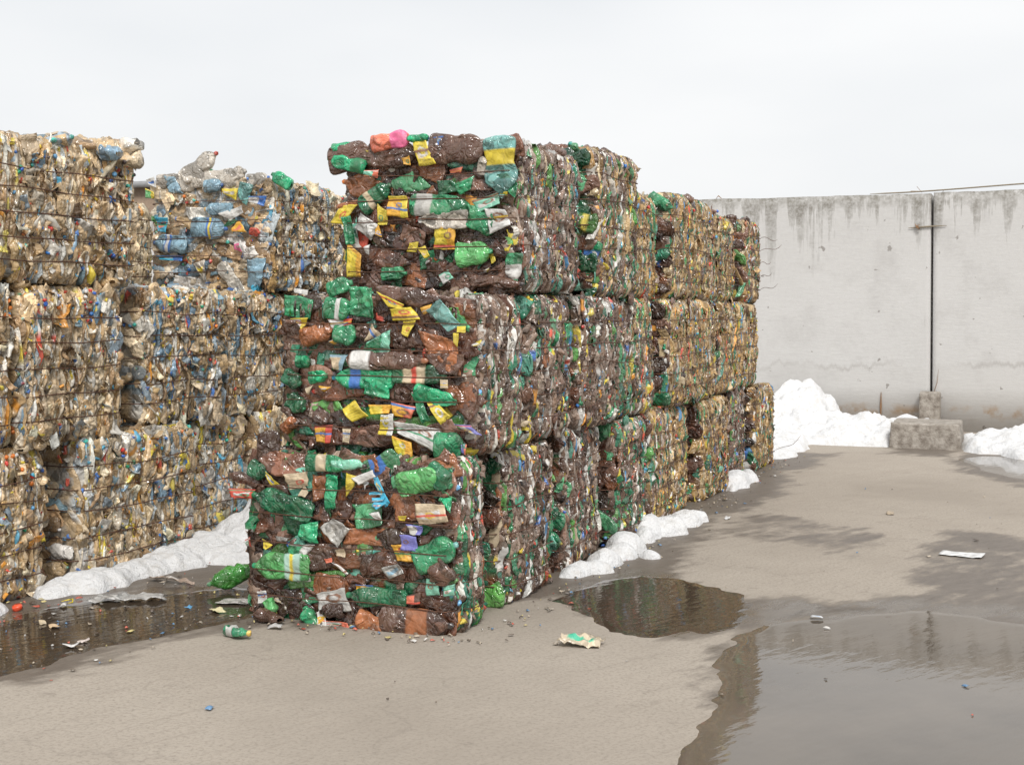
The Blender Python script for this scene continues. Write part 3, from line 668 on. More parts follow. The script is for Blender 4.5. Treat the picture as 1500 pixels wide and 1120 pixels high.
h1 = hero_items([
    ('b', (495, 475), (108, 350), 150, 'gd', None, 'g', .004), ('b', (400, 1220), (1260, 1270), 20, 'bd', None, 'bk', -.04),
    ('q', [(-45, 320), (130, 325), (105, 385), (-30, 375)], 're', 'wh', .0), ('b', (140, 300), (-60, 225), 60, 'br', None, 'bk', -.01),
    ('q', [(315, 225), (465, 205), (470, 300), (350, 330)], 'cr', None, .008), ('q', [(440, 300), (475, 340), (460, 370), (410, 360)], 'cr', None, .01),
    ('q', [(580, 230), (655, 235), (640, 440), (570, 440)], 'gb', None, .006), ('q', [(485, 225), (580, 235), (560, 380), (490, 400)], 'bo', None, 0),
    ('q', [(700, 220), (775, 240), (755, 300), (700, 378)], 'y', None, .008), ('q', [(740, 250), (880, 198), (898, 240), (790, 292)], 'wh', None, .012),
    ('b', (455, 150), (730, 175), 100, 'g', (.3, .5, 'cr'), 'gd', .004), ('b', (90, 180), (200, 230), 110, 'gd', None, 'gd', -.01),
    ('q', [(868, 248), (900, 245), (975, 410), (945, 432)], 'cy', None, .01), ('q', [(850, 340), (930, 332), (925, 356), (850, 360)], 'cy', None, .012),
    ('q', [(870, 375), (950, 372), (940, 395), (875, 400)], 'cy', None, .012), ('q', [(885, 400), (965, 405), (900, 450), (870, 430)], 'cy', 'wh', .011),
    ('q', [(860, 470), (908, 462), (932, 522), (885, 492)], 'wh', None, .01), ('q', [(528, 565), (620, 505), (730, 575), (650, 685)], 'gy', None, .006),
    ('q', [(405, 545), (518, 528), (525, 665), (400, 645)], 'gb', None, .01), ('q', [(330, 668), (505, 672), (440, 742), (328, 728)], 'g', 'wh', .008),
    ('b', (470, 815), (100, 802), 165, 'gl', (.14, .42, 'mt', 'y'), 'gb', .006), ('q', [(455, 815), (470, 905), (380, 910), (400, 885)], 'wh', None, .0),
    ('q', [(180, 632), (245, 672), (198, 702), (188, 692)], 'y', None, .01), ('q', [(140, 965), (195, 958), (203, 1030), (143, 1042)], 'wh', None, .008),
    ('q', [(508, 980), (680, 945), (722, 1088), (525, 1095)], 'wh', 'gy', .01), ('q', [(520, 1090), (570, 1085), (590, 1180), (530, 1190)], 'wh', 'yo', .01),
    ('q', [(560, 1140), (725, 1160), (720, 1200), (560, 1185)], 'wh', 'og', .012), ('b', (1080, 1010), (690, 985), 120, 'gd', None, 'g', .0),
    ('b', (690, 1080), (540, 1090), 80, 'bd', None, None, .018), ('q', [(200, 205), (290, 290), (230, 300), (205, 230)], 'y', 'bl', .006),
    ('q', [(250, 615), (340, 630), (330, 650), (260, 650)], 'gy', None, .01), ('q', [(630, 700), (690, 700), (695, 750), (640, 740)], 'cr', None, .006),
    ('q', [(565, 760), (610, 752), (612, 780), (580, 785)], 'og', None, .01), ('q', [(610, 780), (640, 790), (720, 850), (700, 860)], 'wh', None, .01),
    ('b', (540, 150), (830, 180), 70, 'mi', None, 'bk', -.004), ('q', [(60, 640), (95, 620), (100, 690), (70, 680)], 'wh', 're', .006),
    ('b', (205, 1010), (255, 1110), 80, 'gl', None, 'y', .01), ('b', (500, 1200), (430, 1060), 90, 'g', None, 'g', -.008),
], 350, 640, .2321, 6.04, -3.9, 0, 100)
h1b = hero_items([
    ('q', [(672, 640), (735, 650), (742, 712), (675, 700)], 'pu', None, .012), ('q', [(632, 685), (690, 680), (722, 748), (655, 745)], 'yo', 'y', .008),
    ('q', [(608, 768), (672, 752), (690, 790), (628, 815)], 'gy', 'lb', .012), ('q', [(735, 520), (850, 525), (862, 592), (745, 608)], 'cr', 'wh', .01),
    ('b', (660, 450), (850, 412), 92, 'gl', None, 'g', .01), ('b', (770, 390), (870, 460), 90, 'gd', None, 'g', -.004),
    ('b', (725, 755), (895, 680), 105, 'g', None, 'te', .006), ('q', [(770, 815), (818, 822), (822, 880), (770, 880)], 'mi', None, .01),
    ('q', [(835, 842), (880, 835), (880, 880), (838, 882)], 'mi', 'wh', .008), ('b', (590, 965), (880, 1000), 100, 'br', (.38, .66, 'bo'), 'bk', .014),
    ('b', (500, 960), (640, 1030), 75, 'bo', None, 'bk', .012), ('q', [(690, 880), (750, 868), (745, 915), (690, 912)], 'og', 'br', .006),
    ('q', [(665, 570), (700, 568), (690, 590), (668, 585)], 'y', None, .012), ('q', [(695, 600), (760, 610), (750, 645), (710, 640)], 'gy', 'pu', .014),
    ('q', [(550, 560), (590, 552), (600, 590), (575, 580)], 'wh', None, .01), ('q', [(830, 500), (870, 500), (868, 560), (850, 540)], 'gb', None, .01),
    ('b', (860, 760), (790, 830), 90, 'br', None, None, .0), ('q', [(495, 835), (560, 840), (560, 858), (497, 858)], 'yo', 'bl', .008),
], 340, 540, .375, 6.04, -3.9, 0, 700)
def hero1(*a): h1(*a); h1b(*a)
hero2 = hero_items([
    ('b', (300, 110), (440, 55), 95, 'g', None, 'g', .0), ('b', (290, 200), (450, 220), 120, 'g', (.4, .6, 'wh'), 'g', .0),
    ('q', [(440, 82), (572, 80), (572, 262), (435, 250)], 'g', None, .002), ('b', (585, 110), (960, 160), 95, 'br', None, 'bd', .008),
    ('q', [(605, 112), (760, 185), (745, 215), (670, 200)], 'y', None, .014), ('q', [(680, 210), (800, 198), (852, 270), (690, 278)], 'y', 'yo', .014),
    ('q', [(750, 280), (822, 280), (775, 378), (742, 350)], 'y', None, .012), ('q', [(880, 215), (965, 150), (1085, 300), (1015, 345)], 'te', None, .006),
    ('q', [(845, 205), (915, 180), (905, 225), (870, 245)], 'yo', None, .01), ('q', [(1060, 310), (1112, 310), (1110, 350), (1060, 345)], 'y', None, .01),
    ('q', [(1040, 350), (1075, 350), (1065, 435), (1045, 400)], 'y', None, .01), ('b', (150, 385), (350, 315), 115, 'bo', None, 'br', .004),
    ('q', [(305, 265), (450, 265), (440, 310), (350, 350)], 'wh', 're', .012), ('b', (345, 350), (480, 360), 115, 'g', None, 'g', .004),
    ('r', (510, 342), 52, 'bd'), ('q', [(560, 290), (620, 365), (520, 400), (530, 380)], 'cr', None, .004), ('q', [(545, 400), (680, 330), (680, 462), (512, 470)], 'g', 'mi', .008),
    ('r', (730, 410), 52, 'bd'), ('b', (430, 505), (900, 510), 108, 'br', (.04, .30, 'wh'), 'bo', .016),
    ('q', [(830, 340), (1060, 400), (1070, 600), (925, 560)], 'bo', None, -.004), ('q', [(860, 470), (1110, 470), (1060, 600), (960, 590)], 'br', None, .0),
    ('q', [(320, 475), (425, 480), (385, 572), (340, 565)], 'cr', 'lb', .008), ('b', (690, 620), (330, 605), 120, 'gb', (.5, .68, 'bl'), 'cy', .006),
    ('q', [(510, 570), (668, 565), (672, 732), (532, 705)], 'gb', None, .006), ('b', (680, 575), (1000, 600), 125, 'gd', (.22, .62, 'cr', 're'), 'gd', .0),
    ('q', [(965, 620), (1010, 620), (1010, 672), (970, 672)], 'cr', None, .012), ('b', (810, 690), (1060, 755), 95, 'gb', None, 'g', .008),
    ('q', [(798, 690), (860, 740), (912, 862), (862, 872)], 'g', None, .004), ('r', (740, 712), 56, 'bd'),
    ('q', [(395, 790), (470, 740), (550, 830), (462, 868)], 'y', None, .012), ('q', [(550, 765), (682, 768), (672, 818), (558, 822)], 'y', 'yo', .012),
    ('q', [(680, 748), (822, 780), (790, 850), (690, 830)], 'yo', 'og', .01), ('q', [(880, 745), (928, 742), (1032, 830), (970, 878)], 'y', None, .012),
    ('q', [(630, 825), (702, 820), (690, 942), (608, 935)], 'y', 'wh', .014), ('q', [(695, 860), (965, 905), (945, 1042), (715, 925)], 'wh', None, .022),
    ('q', [(680, 940), (800, 985), (806, 1072), (712, 1055)], 'y', 'yo', .012), ('b', (925, 1000), (1110, 1010), 150, 'g', None, 'te', .004),
    ('q', [(242, 890), (342, 880), (330, 990), (250, 985)], 'yo', 're', .01), ('q', [(400, 900), (450, 900), (440, 992), (405, 982)], 'cr', None, .008),
    ('b', (125, 515), (200, 510), 70, 'gb', None, 'g', .0), ('b', (50, 590), (150, 650), 100, 'gd', None, 'gd', .0), ('b', (80, 730), (170, 800), 110, 'gd', None, 'g', .0),
    ('b', (195, 610), (300, 600), 85, 'gb', None, 'g', .004), ('b', (45, 920), (135, 850), 65, 'bo', None, 'br', .0), ('q', [(110, 90), (190, 100), (185, 130), (110, 115)], 'wh', None, .006),
    ('q', [(95, 265), (200, 262), (160, 330), (140, 300)], 'wh', 'y', .01), ('q', [(1085, 990), (1115, 1000), (1110, 1060), (1090, 1050)], 'pu', 'og', .01),
    ('q', [(180, 670), (228, 650), (205, 712), (195, 705)], 'cr', None, .01), ('q', [(250, 655), (325, 665), (285, 692), (270, 680)], 'yo', 'wh', .01),
    ('q', [(305, 400), (370, 378), (385, 400), (345, 418)], 'yo', 'wh', .012), ('q', [(1030, 880), (1130, 885), (1200, 950), (1120, 930)], 'wh', 'pu', .014),
], 400, 400, .25, 6.25, -3.83, .88, 1300)
hero3 = hero_items([
    ('b', (80, 175), (270, 140), 55, 'gb', None, 'g', -.004), ('b', (325, 305), (60, 240), 95, 'gb', (.05, .35, 'g'), 'g', .0),
    ('b', (370, 160), (665, 105), 115, 'og', (.5, .86, 'pk', 'pk'), 'g', .02), ('b', (760, 115), (600, 105), 45, 'gb', None, 'g', .014),
    ('q', [(660, 140), (755, 120), (822, 290), (708, 306)], 'y', 'cr', .014), ('q', [(760, 108), (868, 98), (850, 160), (765, 165)], 'bl', 'lb', .016),
    ('b', (1248, 95), (1262, 520), 215, 'te', (.22, .47, 'y'), 'te', .016), ('b', (60, 270), (380, 200), 190, 'br', None, 'bd', -.012), ('b', (330, 230), (700, 215), 170, 'br', None, 'bd', -.012), ('b', (760, 180), (1180, 190), 200, 'br', None, 'bd', -.006), ('q', [(1255, 475), (1305, 475), (1305, 505), (1255, 505)], 'y', None, .02), ('q', [(322, 330), (430, 325), (415, 382), (322, 358)], 'mi', 'og', .012),
    ('b', (295, 590), (500, 420), 125, 'gd', (.25, .42, 'cr'), 'gd', .004), ('q', [(492, 505), (616, 508), (634, 652), (488, 642)], 'yo', 'y', .014),
    ('q', [(80, 682), (165, 558), (268, 565), (172, 692)], 'y', None, .01), ('q', [(168, 655), (232, 640), (272, 822), (205, 832)], 'g', None, .008),
    ('q', [(258, 722), (300, 618), (412, 700), (372, 806)], 'gy', 'wh', .012), ('q', [(418, 562), (490, 612), (482, 700), (418, 700)], 'y', None, .012),
    ('q', [(400, 735), (425, 700), (445, 785), (398, 765)], 'yo', None, .01), ('b', (630, 560), (1090, 590), 150, 'g', (.12, .36, 'gy'), 'g', .002),
    ('b', (1040, 660), (690, 668), 120, 'cl', None, 'wh', .014), ('b', (1030, 640), (1250, 720), 150, 'g', None, 'gd', .004),
    ('q', [(808, 712), (952, 705), (945, 868), (803, 862)], 'y', 'yo', .014), ('q', [(210, 828), (302, 905), (302, 1056), (200, 1050)], 'y', 'yo', .012),
    ('q', [(632, 822), (692, 815), (680, 888), (608, 882)], 'y', None, .012), ('q', [(690, 862), (740, 838), (776, 912), (740, 932)], 'y', 'cr', .012),
    ('b', (945, 910), (1200, 880), 150, 'gl', None, 'g', .006), ('b', (435, 1030), (605, 1030), 90, 'g', None, 'g', .0),
    ('q', [(310, 850), (350, 832), (345, 905), (322, 890)], 'wh', None, .01), ('q', [(910, 330), (1000, 305), (985, 345), (912, 350)], 'og', None, .008),
    ('q', [(820, 400), (930, 400), (1000, 470), (830, 500)], 'gd', None, .004), ('q', [(940, 430), (1080, 370), (1060, 460), (980, 500)], 'g', None, .004),
    ('q', [(590, 250), (640, 230), (655, 300), (600, 290)], 'yo', None, .006), ('q', [(1060, 540), (1240, 480), (1250, 560), (1110, 620)], 'mi', 'wh', .01),
    ('q', [(1150, 590), (1290, 600), (1330, 700), (1190, 760)], 'wh', None, .014), ('q', [(835, 1040), (900, 1005), (935, 1060), (870, 1110)], 'wh', 'mi', .012),
    ('q', [(1280, 840), (1330, 830), (1310, 880), (1285, 880)], 'y', None, .01), ('q', [(120, 560), (280, 520), (260, 570), (130, 590)], 'bo', None, .004),
    ('b', (1340, 890), (1348, 1090), 105, 'g', (.4, .9, 'wh'), 'g', .01), ('b', (1040, 1075), (1420, 1106), 75, 'br', None, 'bk', .014),
    ('b', (1100, 300), (1240, 330), 120, 'cl', None, 'cl', .0), ('q', [(1290, 340), (1370, 420), (1360, 520), (1260, 440)], 'g', None, .004), ('q', [(740, 240), (755, 225), (765, 245), (745, 250)], 'cr', None, .01),
], 470, 180, .2142, 6.9, -3.78, 1.73, 2300)
hero4 = hero_items([
    ('b', (595, 355), (730, 350), 100, 'lb', None, 'bl', .004), ('q', [(842, 325), (945, 350), (900, 495), (840, 430)], 'te', None, .006),
    ('q', [(720, 375), (840, 372), (830, 460), (740, 410)], 'y', 'cl', .004), ('q', [(710, 555), (880, 498), (892, 545), (790, 602)], 'wh', None, .012),
    ('q', [(735, 650), (780, 590), (850, 600), (800, 635)], 'gd', None, .012), ('q', [(800, 665), (850, 598), (912, 685), (808, 682)], 'yo', 'og', .014),
    ('b', (930, 670), (1000, 690), 50, 're', None, 're', .012), ('b', (510, 650), (770, 660), 150, 'lb', (.45, .6, 'bl', 'y'), 'bl', .008),
    ('q', [(260, 578), (350, 578), (335, 690), (282, 680)], 'cy', 'og', .014), ('q', [(218, 565), (270, 575), (262, 640), (228, 600)], 'gl', None, .01),
    ('b', (485, 775), (240, 760), 125, 'lb', (.45, .62, 'bl', 'wh'), 'bl', .008), ('q', [(820, 765), (862, 738), (915, 842), (820, 805)], 'pk', 'wh', .012),
    ('q', [(912, 875), (1035, 868), (1000, 1072), (910, 1082)], 'lb', None, .006), ('q', [(530, 905), (612, 880), (612, 1045), (560, 965)], 'cl', 'y', .006),
    ('b', (800, 520), (600, 520), 100, 'lb', None, 'yo', .002), ('q', [(915, 430), (1040, 425), (1025, 500), (920, 470)], 'wh', 'bl', .01),
    ('q', [(265, 850), (450, 850), (445, 890), (290, 880)], 'cy', 'bl', .012), ('q', [(300, 280), (380, 290), (440, 410), (330, 400)], 'lb', None, .004),
    ('q', [(185, 310), (240, 290), (260, 370), (200, 345)], 'wh', 'bl', .01), ('b', (430, 300), (680, 112), 130, 'cl', None, 're', -.01), ('b', (400, 330), (640, 240), 170, 'cl', None, 'gd', -.02), ('b', (560, 330), (860, 280), 150, 'cl', None, 'cl', -.02), ('b', (1190, 350), (1050, 262), 80, 'gb', None, 'g', -.03), ('b', (740, 310), (870, 240), 100, 'cl', None, 'cl', -.03), ('b', (230, 330), (420, 300), 110, 'cl', None, 'cl', -.03), ('b', (880, 330), (1040, 290), 110, 'cl', None, 'bl', -.03), ('b', (615, 1045), (630, 1040), 12, 'bl', None, 'bl', .0),
    ('b', (990, 1080), (930, 1085), 50, 'cy', None, 'bl', .01), ('q', [(180, 370), (240, 400), (240, 440), (180, 445)], 'gl', 'y', .008),
], 180, 200, .2054, 8.57, -6.38, 1.78, 3300)

RG = 'brown and green bales in the long right-hand stack'
LG = 'pale clear-bottle bales in the left-hand stack'
# ---- right-hand stack, bottom layer
lv1 = [.124, .258, .406, .554, .70]
bale('r1a', 'brown and green bottle bale at the very front, standing on wet concrete under two others', RG, -3.9, -2.67, 6.04, 6.38, 0, .86, 'green', 11, 2, lv=lv1, hero=hero1, flatkind='brown', parts=70)
xr = -2.68
bot = [(6.70, 7.42, 'brown', 2), (7.74, 8.46, 'brown', 1), (8.66, 9.36, 'green', 1), (9.56, 10.72, 'tan', 0), (11.06, 12.0, 'tan', 0), (12.45, 13.2, 'brown', 0), (13.32, 14.32, 'tan', 0)]
blab = ['dark brown bottle bale on the ground directly behind the front one', 'brown bale at ground level with a big teal bottle at its corner', 'brown and green ground level bale with snow heaped against its foot',
        'tan and golden ground level bale just beyond the snow heap, rust wires', 'golden brown ground level bale with dark corner, third from the far end',
        'small brown bale on the ground, second from the far end', 'tan bale at the far end of the bottom layer, touching the big snow bank']
for i, (a, b, k, p) in enumerate(bot):
    bale('r1%d' % i, blab[i], RG, xr-1.15, xr+[.0, -.04, .02, -.02, .04, -.05, .03][i], a, b, 0, .84+.02*(i % 2), k, 40+i*50, 0, fvis=.45 if i < 3 else .3, rz=R([-1.5, 1, -1, .6, -1, 1, 0][i]), parts=[55, 45, 30, 22, 16, 12, 12][i], capn=5, flatkind='green' if i in (0, 1) else 'brown', tails=1 if i == 6 else 0)
# ---- middle layer
bale('r2a', 'brown bale with yellow labels and white wrapped bottle, on the front ground bale', RG, -3.80, xr+.03, 6.25, 6.83, .88, 1.68, 'brown', 511, 2, hero=hero2, parts=70, rz=R(.8), lv=[.12, .262, .395, .525, .66])
mid = [(7.06, 7.74, 'brown'), (7.90, 8.66, 'brown'), (8.76, 9.72, 'mixed'), (10.04, 11.56, 'tan'), (11.85, 13.62, 'tan')]
mlab = ['brown middle layer bale right behind the yellow labelled one, dark at its corner', 'brown middle layer bale between the dark cornered one and the mixed one',
        'mixed brown and tan bale halfway along the middle layer with green strips', 'tan middle layer bale with a dark brown corner, second from its far end', 'tan and green bale at the far end of the middle layer']
for i, (a, b, k) in enumerate(mid):
    bale('r2%d' % i, mlab[i], RG, xr-1.15, xr+[.0, .03, -.03, .03, -.02][i], a, b, .875, 1.69, k, 560+i*50, 0, fvis=.42 if i < 2 else .3, rz=R([1, -.8, .5, -.5, .4][i]), parts=[50, 40, 30, 20, 16][i], capn=6, flatkind='green' if i == 0 else 'brown', tails=0)
# ---- top layer
bale('r3a', 'tall brown bale with a pink bottle on its upper edge, front of the top layer', RG, -3.78, xr+.01, 6.9, 7.88, 1.73, 2.55, 'brown', 911, 2, hero=hero3, parts=80, lumps=10, lv=[.11, .245, .39, .515, .65], rz=R(-.4))
top = [(8.22, 9.1, 2.66, 'mixed'), (9.15, 9.9, 2.45, 'tan'), (10.18, 11.46, 2.53, 'tan'), (11.52, 12.6, 2.47, 'tan'), (13.0, 13.64, 2.5, 'tan')]
tlab = ['flat topped top layer bale with dark green corner, behind the pink bottle one', 'golden tan bale in the top layer, lower than the flat topped one before it',
        'tan top layer bale with green lumps on top, third from the far end', 'tan top layer bale second from the far end, seen against the concrete wall', 'narrow tan bale at the far end of the top layer with loose wires sticking out']
for i, (a, b, zt, k) in enumerate(top):
    bale('r3%d' % i, tlab[i], RG, xr-1.15, xr+[.02, -.05, .01, -.03, .0][i], a, b, 1.715, zt, k, 960+i*50, 0, fvis=.42 if i < 1 else .3, rz=R([-.5, 1, -.5, .5, 0][i]), parts=[50, 35, 25, 18, 14][i], capn=5, lumps=[5, 2, 6, 3, 3][i], flatkind='green' if i == 0 else 'brown', tails=5 if i == 4 else 0)

# ---- left-hand stack
xl = -5.3
left = [
    ('l1a', 'clear bottle bale cut off by the left edge at ground level', 4.95, 6.12, 0, .82, 'clear', 0),
    ('l1b', 'clear bottle bale on the ground with blue bottle and white label at its corner', 6.42, 7.5, 0, .85, 'clearblue', 0),
    ('l1c', 'short clear bottle bale on the ground behind the snow bank', 7.62, 8.3, 0, .86, 'clearblue', 0),
    ('l1d', 'ground level clear bale half hidden behind the brown front bales', 8.4, 9.4, 0, .86, 'clear', 0),
    ('l2a', 'clear bottle bale cut off by the left edge in the middle layer', 4.9, 5.86, .86, 1.74, 'clear', 0),
    ('l2b', 'middle layer clear bottle bale with orange cap cluster, right of the cut-off one', 5.90, 6.78, .86, 1.74, 'clear', 0),
    ('l2c', 'middle layer clear bottle bale with red and orange caps along its top', 7.08, 7.9, .88, 1.75, 'clearblue', 0),
    ('l2d', 'clear bale with slate blue corner, under the bale topped by a red capped bottle', 8.02, 8.8, .88, 1.74, 'clearblue', 0),
    ('l2e', 'clear bale deep in the left stack, mostly behind the brown bales', 8.9, 9.9, .88, 1.74, 'clear', 0),
    ('l3a', 'tallest clear bottle bale at the upper left with shaggy lumps on its top', 5.15, 6.92, 1.78, 2.58, 'clear', 1),
    ('l3c', 'clear bale with flat blue bottles on its front and a red capped bottle on top', 8.57, 9.52, 1.78, 2.58, 'clearblue', 2),
    ('l3d', 'clear bale in the top layer peeking past the tall brown bale', 9.6, 10.6, 1.78, 2.55, 'clear', 0),
]
for i, (key, lab, a, b, z0, z1, k, p) in enumerate(left):
    n = 2 if key == 'l3c' else 0
    bale(key, lab, LG, xl-1.08, xl+[0, .05, -.06, .0, .0, .03, .0, -.05, 0, .03, 0, -.03][i], a, b, z0, z1, k, 1500+i*60, n, fvis=None if n else .5, rz=R([1, -3, 1, 0, 0, 1, -2, 1, 0, 0, 0, 0][i]), parts=60 if i not in (3, 8, 11) else 25,
         capn=26, lumps=[2, 2, 2, 0, 3, 4, 5, 3, 2, 34, 9, 6][i], hero=hero4 if key == 'l3c' else None, tails=1 if key == 'l3a' else 0)
bale('l3b', 'shaggy straw coloured bale seen through the gap in the top left layer', LG, -7.5, -6.2, 7.05, 8.35, 1.78, 2.40, 'straw', 2400, 0, fvis=.6, parts=40, nside=1200, lumps=4)

# ------------------------------------------------------------------ wall, footing, bars
YW, HW = 18.9, 3.22
def panel(x0, x1, label, seed):
    """cast wall panel with a slightly uneven top and chipped ends"""
    nx = max(6, int((x1-x0)/.06)); xs = np.linspace(x0, x1, nx); zs = np.array([0, .6, 1.2, 1.8, 2.4, 2.9, 3.1, 1])
    V = []; top = HW+.012*soft(xs[:, None]*[1., 0], seed, 1.1, 4)+.006*soft(xs[:, None]*[1., 0], seed+1, 12, 3)
    for side, yy in ((0, YW), (1, YW+.6)):
        for k, z in enumerate(zs):
            zz = np.full(nx, z) if k < 7 else top
            V.append(np.c_[xs, np.full(nx, yy), zz])
    a = np.concatenate(V[:8]+V[8:][::-1]); F = grid_faces(16, nx); bot = np.stack([15*nx+np.arange(nx-1), 15*nx+np.arange(1, nx), np.arange(1, nx), np.arange(nx-1)], 1)
    e0 = [[k*nx, (k+1)*nx, (14-k)*nx, (15-k)*nx] for k in range(7)]; e1 = [[(15-k)*nx+nx-1, (14-k)*nx+nx-1, (k+1)*nx+nx-1, k*nx+nx-1] for k in range(7)]
    return obj('concrete_wall', a, np.concatenate([F, bot, e0, e1]), WALL, None, None, False, label=label, cat='wall', group=None)
panel(-16, -1.388, 'long grey concrete wall panel with algae streaks, left of the open joint', 3)
panel(-1.352, 9, 'grey concrete wall panel at the right edge, right of the open joint', 5)
def bar(name, pts, r, mat, label, cat, parent=None):
    V, F = tube(pts, r, 7); return obj(name, V, F, mat, parent, None, True, label=label, cat=cat)
def wp(px, py, dy=.02): p = PY(px, py, YW); return (p[0], YW-dy, p[2])
root = empty('wall_tie_bar', wp(1360, 332), 'rusty steel tie bar bridging the wall joint near the top', 'steel bar')
def loc(p, o): return tuple(np.array(p)-np.array(o.location))
V, F = tube([loc(wp(1331, 334), root), loc(wp(1345, 333), root), loc(wp(1365, 331.5), root), loc(wp(1387, 330.5), root)], .011, 7); obj('bar', V, F, WOODISH, root, None, True)
V, F = tube([loc(wp(1341, 328, .04), root), loc(wp(1343, 333, .05), root), loc(wp(1347, 336, .04), root), loc(wp(1344, 331, .05), root), loc(wp(1348, 329, .04), root)], .012, 6); obj('twisted_wire', V, F, RUST, root, None, True)
bar('rusty_rod', [wp(1291, 574), wp(1290.5, 595), wp(1290, 625)], .014, RUST, 'rusty vertical rod on the wall foot just above the snow', 'steel rod')
xs = np.linspace(-2.2, 2.5, 24); bar('cable', np.c_[xs, np.full(24, YW+.08), HW+.045+.03*np.sin(xs*1.3+1)+.012*(xs+2.2)], .010, WOODISH, 'thin grey cable lying along the top edge of the concrete wall', 'cable')
bar('rebar_stub', [wp(1333, 279, -.1), wp(1349, 279, -.1)], .011, RUST, 'short rusty bar lying flat on the wall top left of the joint', 'steel bar')
bar('rebar_stub', [wp(1342, 272, -.12), wp(1349.5, 281, -.12)], .010, RUST, 'short rusty bar tilted upward on the wall top left of the joint', 'steel bar')
bar('rebar_stub', [wp(1383, 276, -.1), wp(1379, 282, -.1)], .009, RUST, 'tiny rusty bar end on the wall top right of the joint', 'steel bar')
bar('rebar_stub', [wp(1057, 292, -.1), wp(1050, 286, -.1), wp(1046, 291, -.1)], .009, RUST, 'bent rusty wire end on the far left of the visible wall top', 'steel bar')
bar('hanging_wire', [wp(1375, 540, .02), wp(1373, 560, .03), wp(1369, 572, .02), wp(1368, 588, .03)], .004, RUST, 'thin rusty wire hanging beside the foot of the wall joint', 'wire')

def slab(name, x0, x1, y0, y1, z1, mat, seed, label, cat, batter=.05, amp=.012):
    n = 22; V = []; F = []; o = 0
    g = np.linspace(0, 1, n); A, B = np.meshgrid(g, g); A, B = A.ravel(), B.ravel()
    sides = [((A, 0*A, B), 0), ((0*A+1, A, B), 0), ((1-A, 0*A+1, B), 0), ((0*A, 1-A, B), 0), ((A, B, 0*A+1), 0)]
    for (a, b, c), _ in sides:
        ins = batter*c; x = x0+ins+(x1-x0-2*ins)*a; y = y0+ins+(y1-y0-2*ins)*b; z = z1*c-.01
        P = np.c_[x, y, z]; e = (np.minimum(a, 1-a) < .03).astype(float)+(np.minimum(b, 1-b) < .03)+(c > .97)
        d = P-np.array([(x0+x1)/2, (y0+y1)/2, z1/2]); P = P+d*(amp*soft(P, seed, 8, 5)-.03*(e > 1.5)*(1+soft(P, seed+2, 25, 3)))[:, None]
        V.append(P); F.append(grid_faces(n, n)+o); o += n*n
    return obj(name, np.concatenate(V), np.concatenate(F), mat, None, None, False, label=label, cat=cat)
slab('concrete_block', -1.66, -.85, 16.35, 17.15, .31, BLOCK, 5, 'low pitted concrete footing block between the two snow banks', 'concrete block', .02, .03)
slab('concrete_pier', -1.50, -1.24, 18.6, 18.88, .55, BLOCK, 9, 'short square concrete pier at the foot of the wall joint', 'concrete pier', .0, .02)

# ------------------------------------------------------------------ snow
def snow(name, blobs, seed, label, res=.025, rough=.05, group=None):
    """heap of settled snow: smooth union of domes (x, y, rx, ry, h) with lumpy surface"""
    rs = np.random.default_rng(seed+50); ex = []
    for bx, by, rx, ry, h in blobs:
        for _ in range(5):
            a, q = rs.uniform(0, 6.3), rs.uniform(.3, .95); k = rs.uniform(.18, .5); ex.append((bx+rx*q*math.cos(a), by+ry*q*math.sin(a), rx*k, ry*k, h*rs.uniform(.25, .9)))
    blobs = list(blobs)+ex
    b = np.array(blobs); x0, x1 = (b[:, 0]-b[:, 2]).min()-.1, (b[:, 0]+b[:, 2]).max()+.1; y0, y1 = (b[:, 1]-b[:, 3]).min()-.1, (b[:, 1]+b[:, 3]).max()+.1
    xs, ys = np.arange(x0, x1, res), np.arange(y0, y1, res); X, Y = np.meshgrid(xs, ys); Pn = np.stack([X.ravel(), Y.ravel()], 1)
    wx = .05*soft(Pn, seed+3, 9, 5).reshape(X.shape); wy = .09*soft(Pn, seed+4, 5, 5).reshape(X.shape)
    H = np.full(X.shape, -.6)
    for bx, by, rx, ry, h in blobs:
        q = ((X+wx-bx)/rx)**2+((Y+wy-by)/ry)**2
        H = np.maximum(H, np.where(q < 1, h*np.clip(1-q, 0, 1)**.62, -.25*(q-1)))
    for _ in range(2):
        K = np.pad(H, 1, 'edge'); H = .4*H+.15*(K[:-2, 1:-1]+K[2:, 1:-1]+K[1:-1, :-2]+K[1:-1, 2:])
    l1 = soft(Pn, seed, 7, 5).reshape(X.shape); l2 = np.abs(soft(Pn, seed+1, 16, 4)).reshape(X.shape)
    H = H+np.clip(H+.03, 0, .3)/.3*(rough*l1*1.3+rough*.7*(l2-.3))+.45*rough*np.abs(soft(Pn, seed+7, 24, 4)).reshape(X.shape)*(H > 0)-.1*rough+.008*soft(Pn, seed+2, 40, 3).reshape(X.shape)*(H > 0)
    H = np.maximum(H, -.03); V = np.stack([X, Y, H], -1).reshape(-1, 3); F = grid_faces(len(ys), len(xs))
    keep = (V[F][:, :, 2] > -.02).any(1); F = F[keep]; used = np.unique(F); mp_ = np.full(len(V), -1); mp_[used] = np.arange(len(used))
    return obj(name, V[used], mp_[F], SNOW, None, None, True, label=label, cat='snow', group=group)
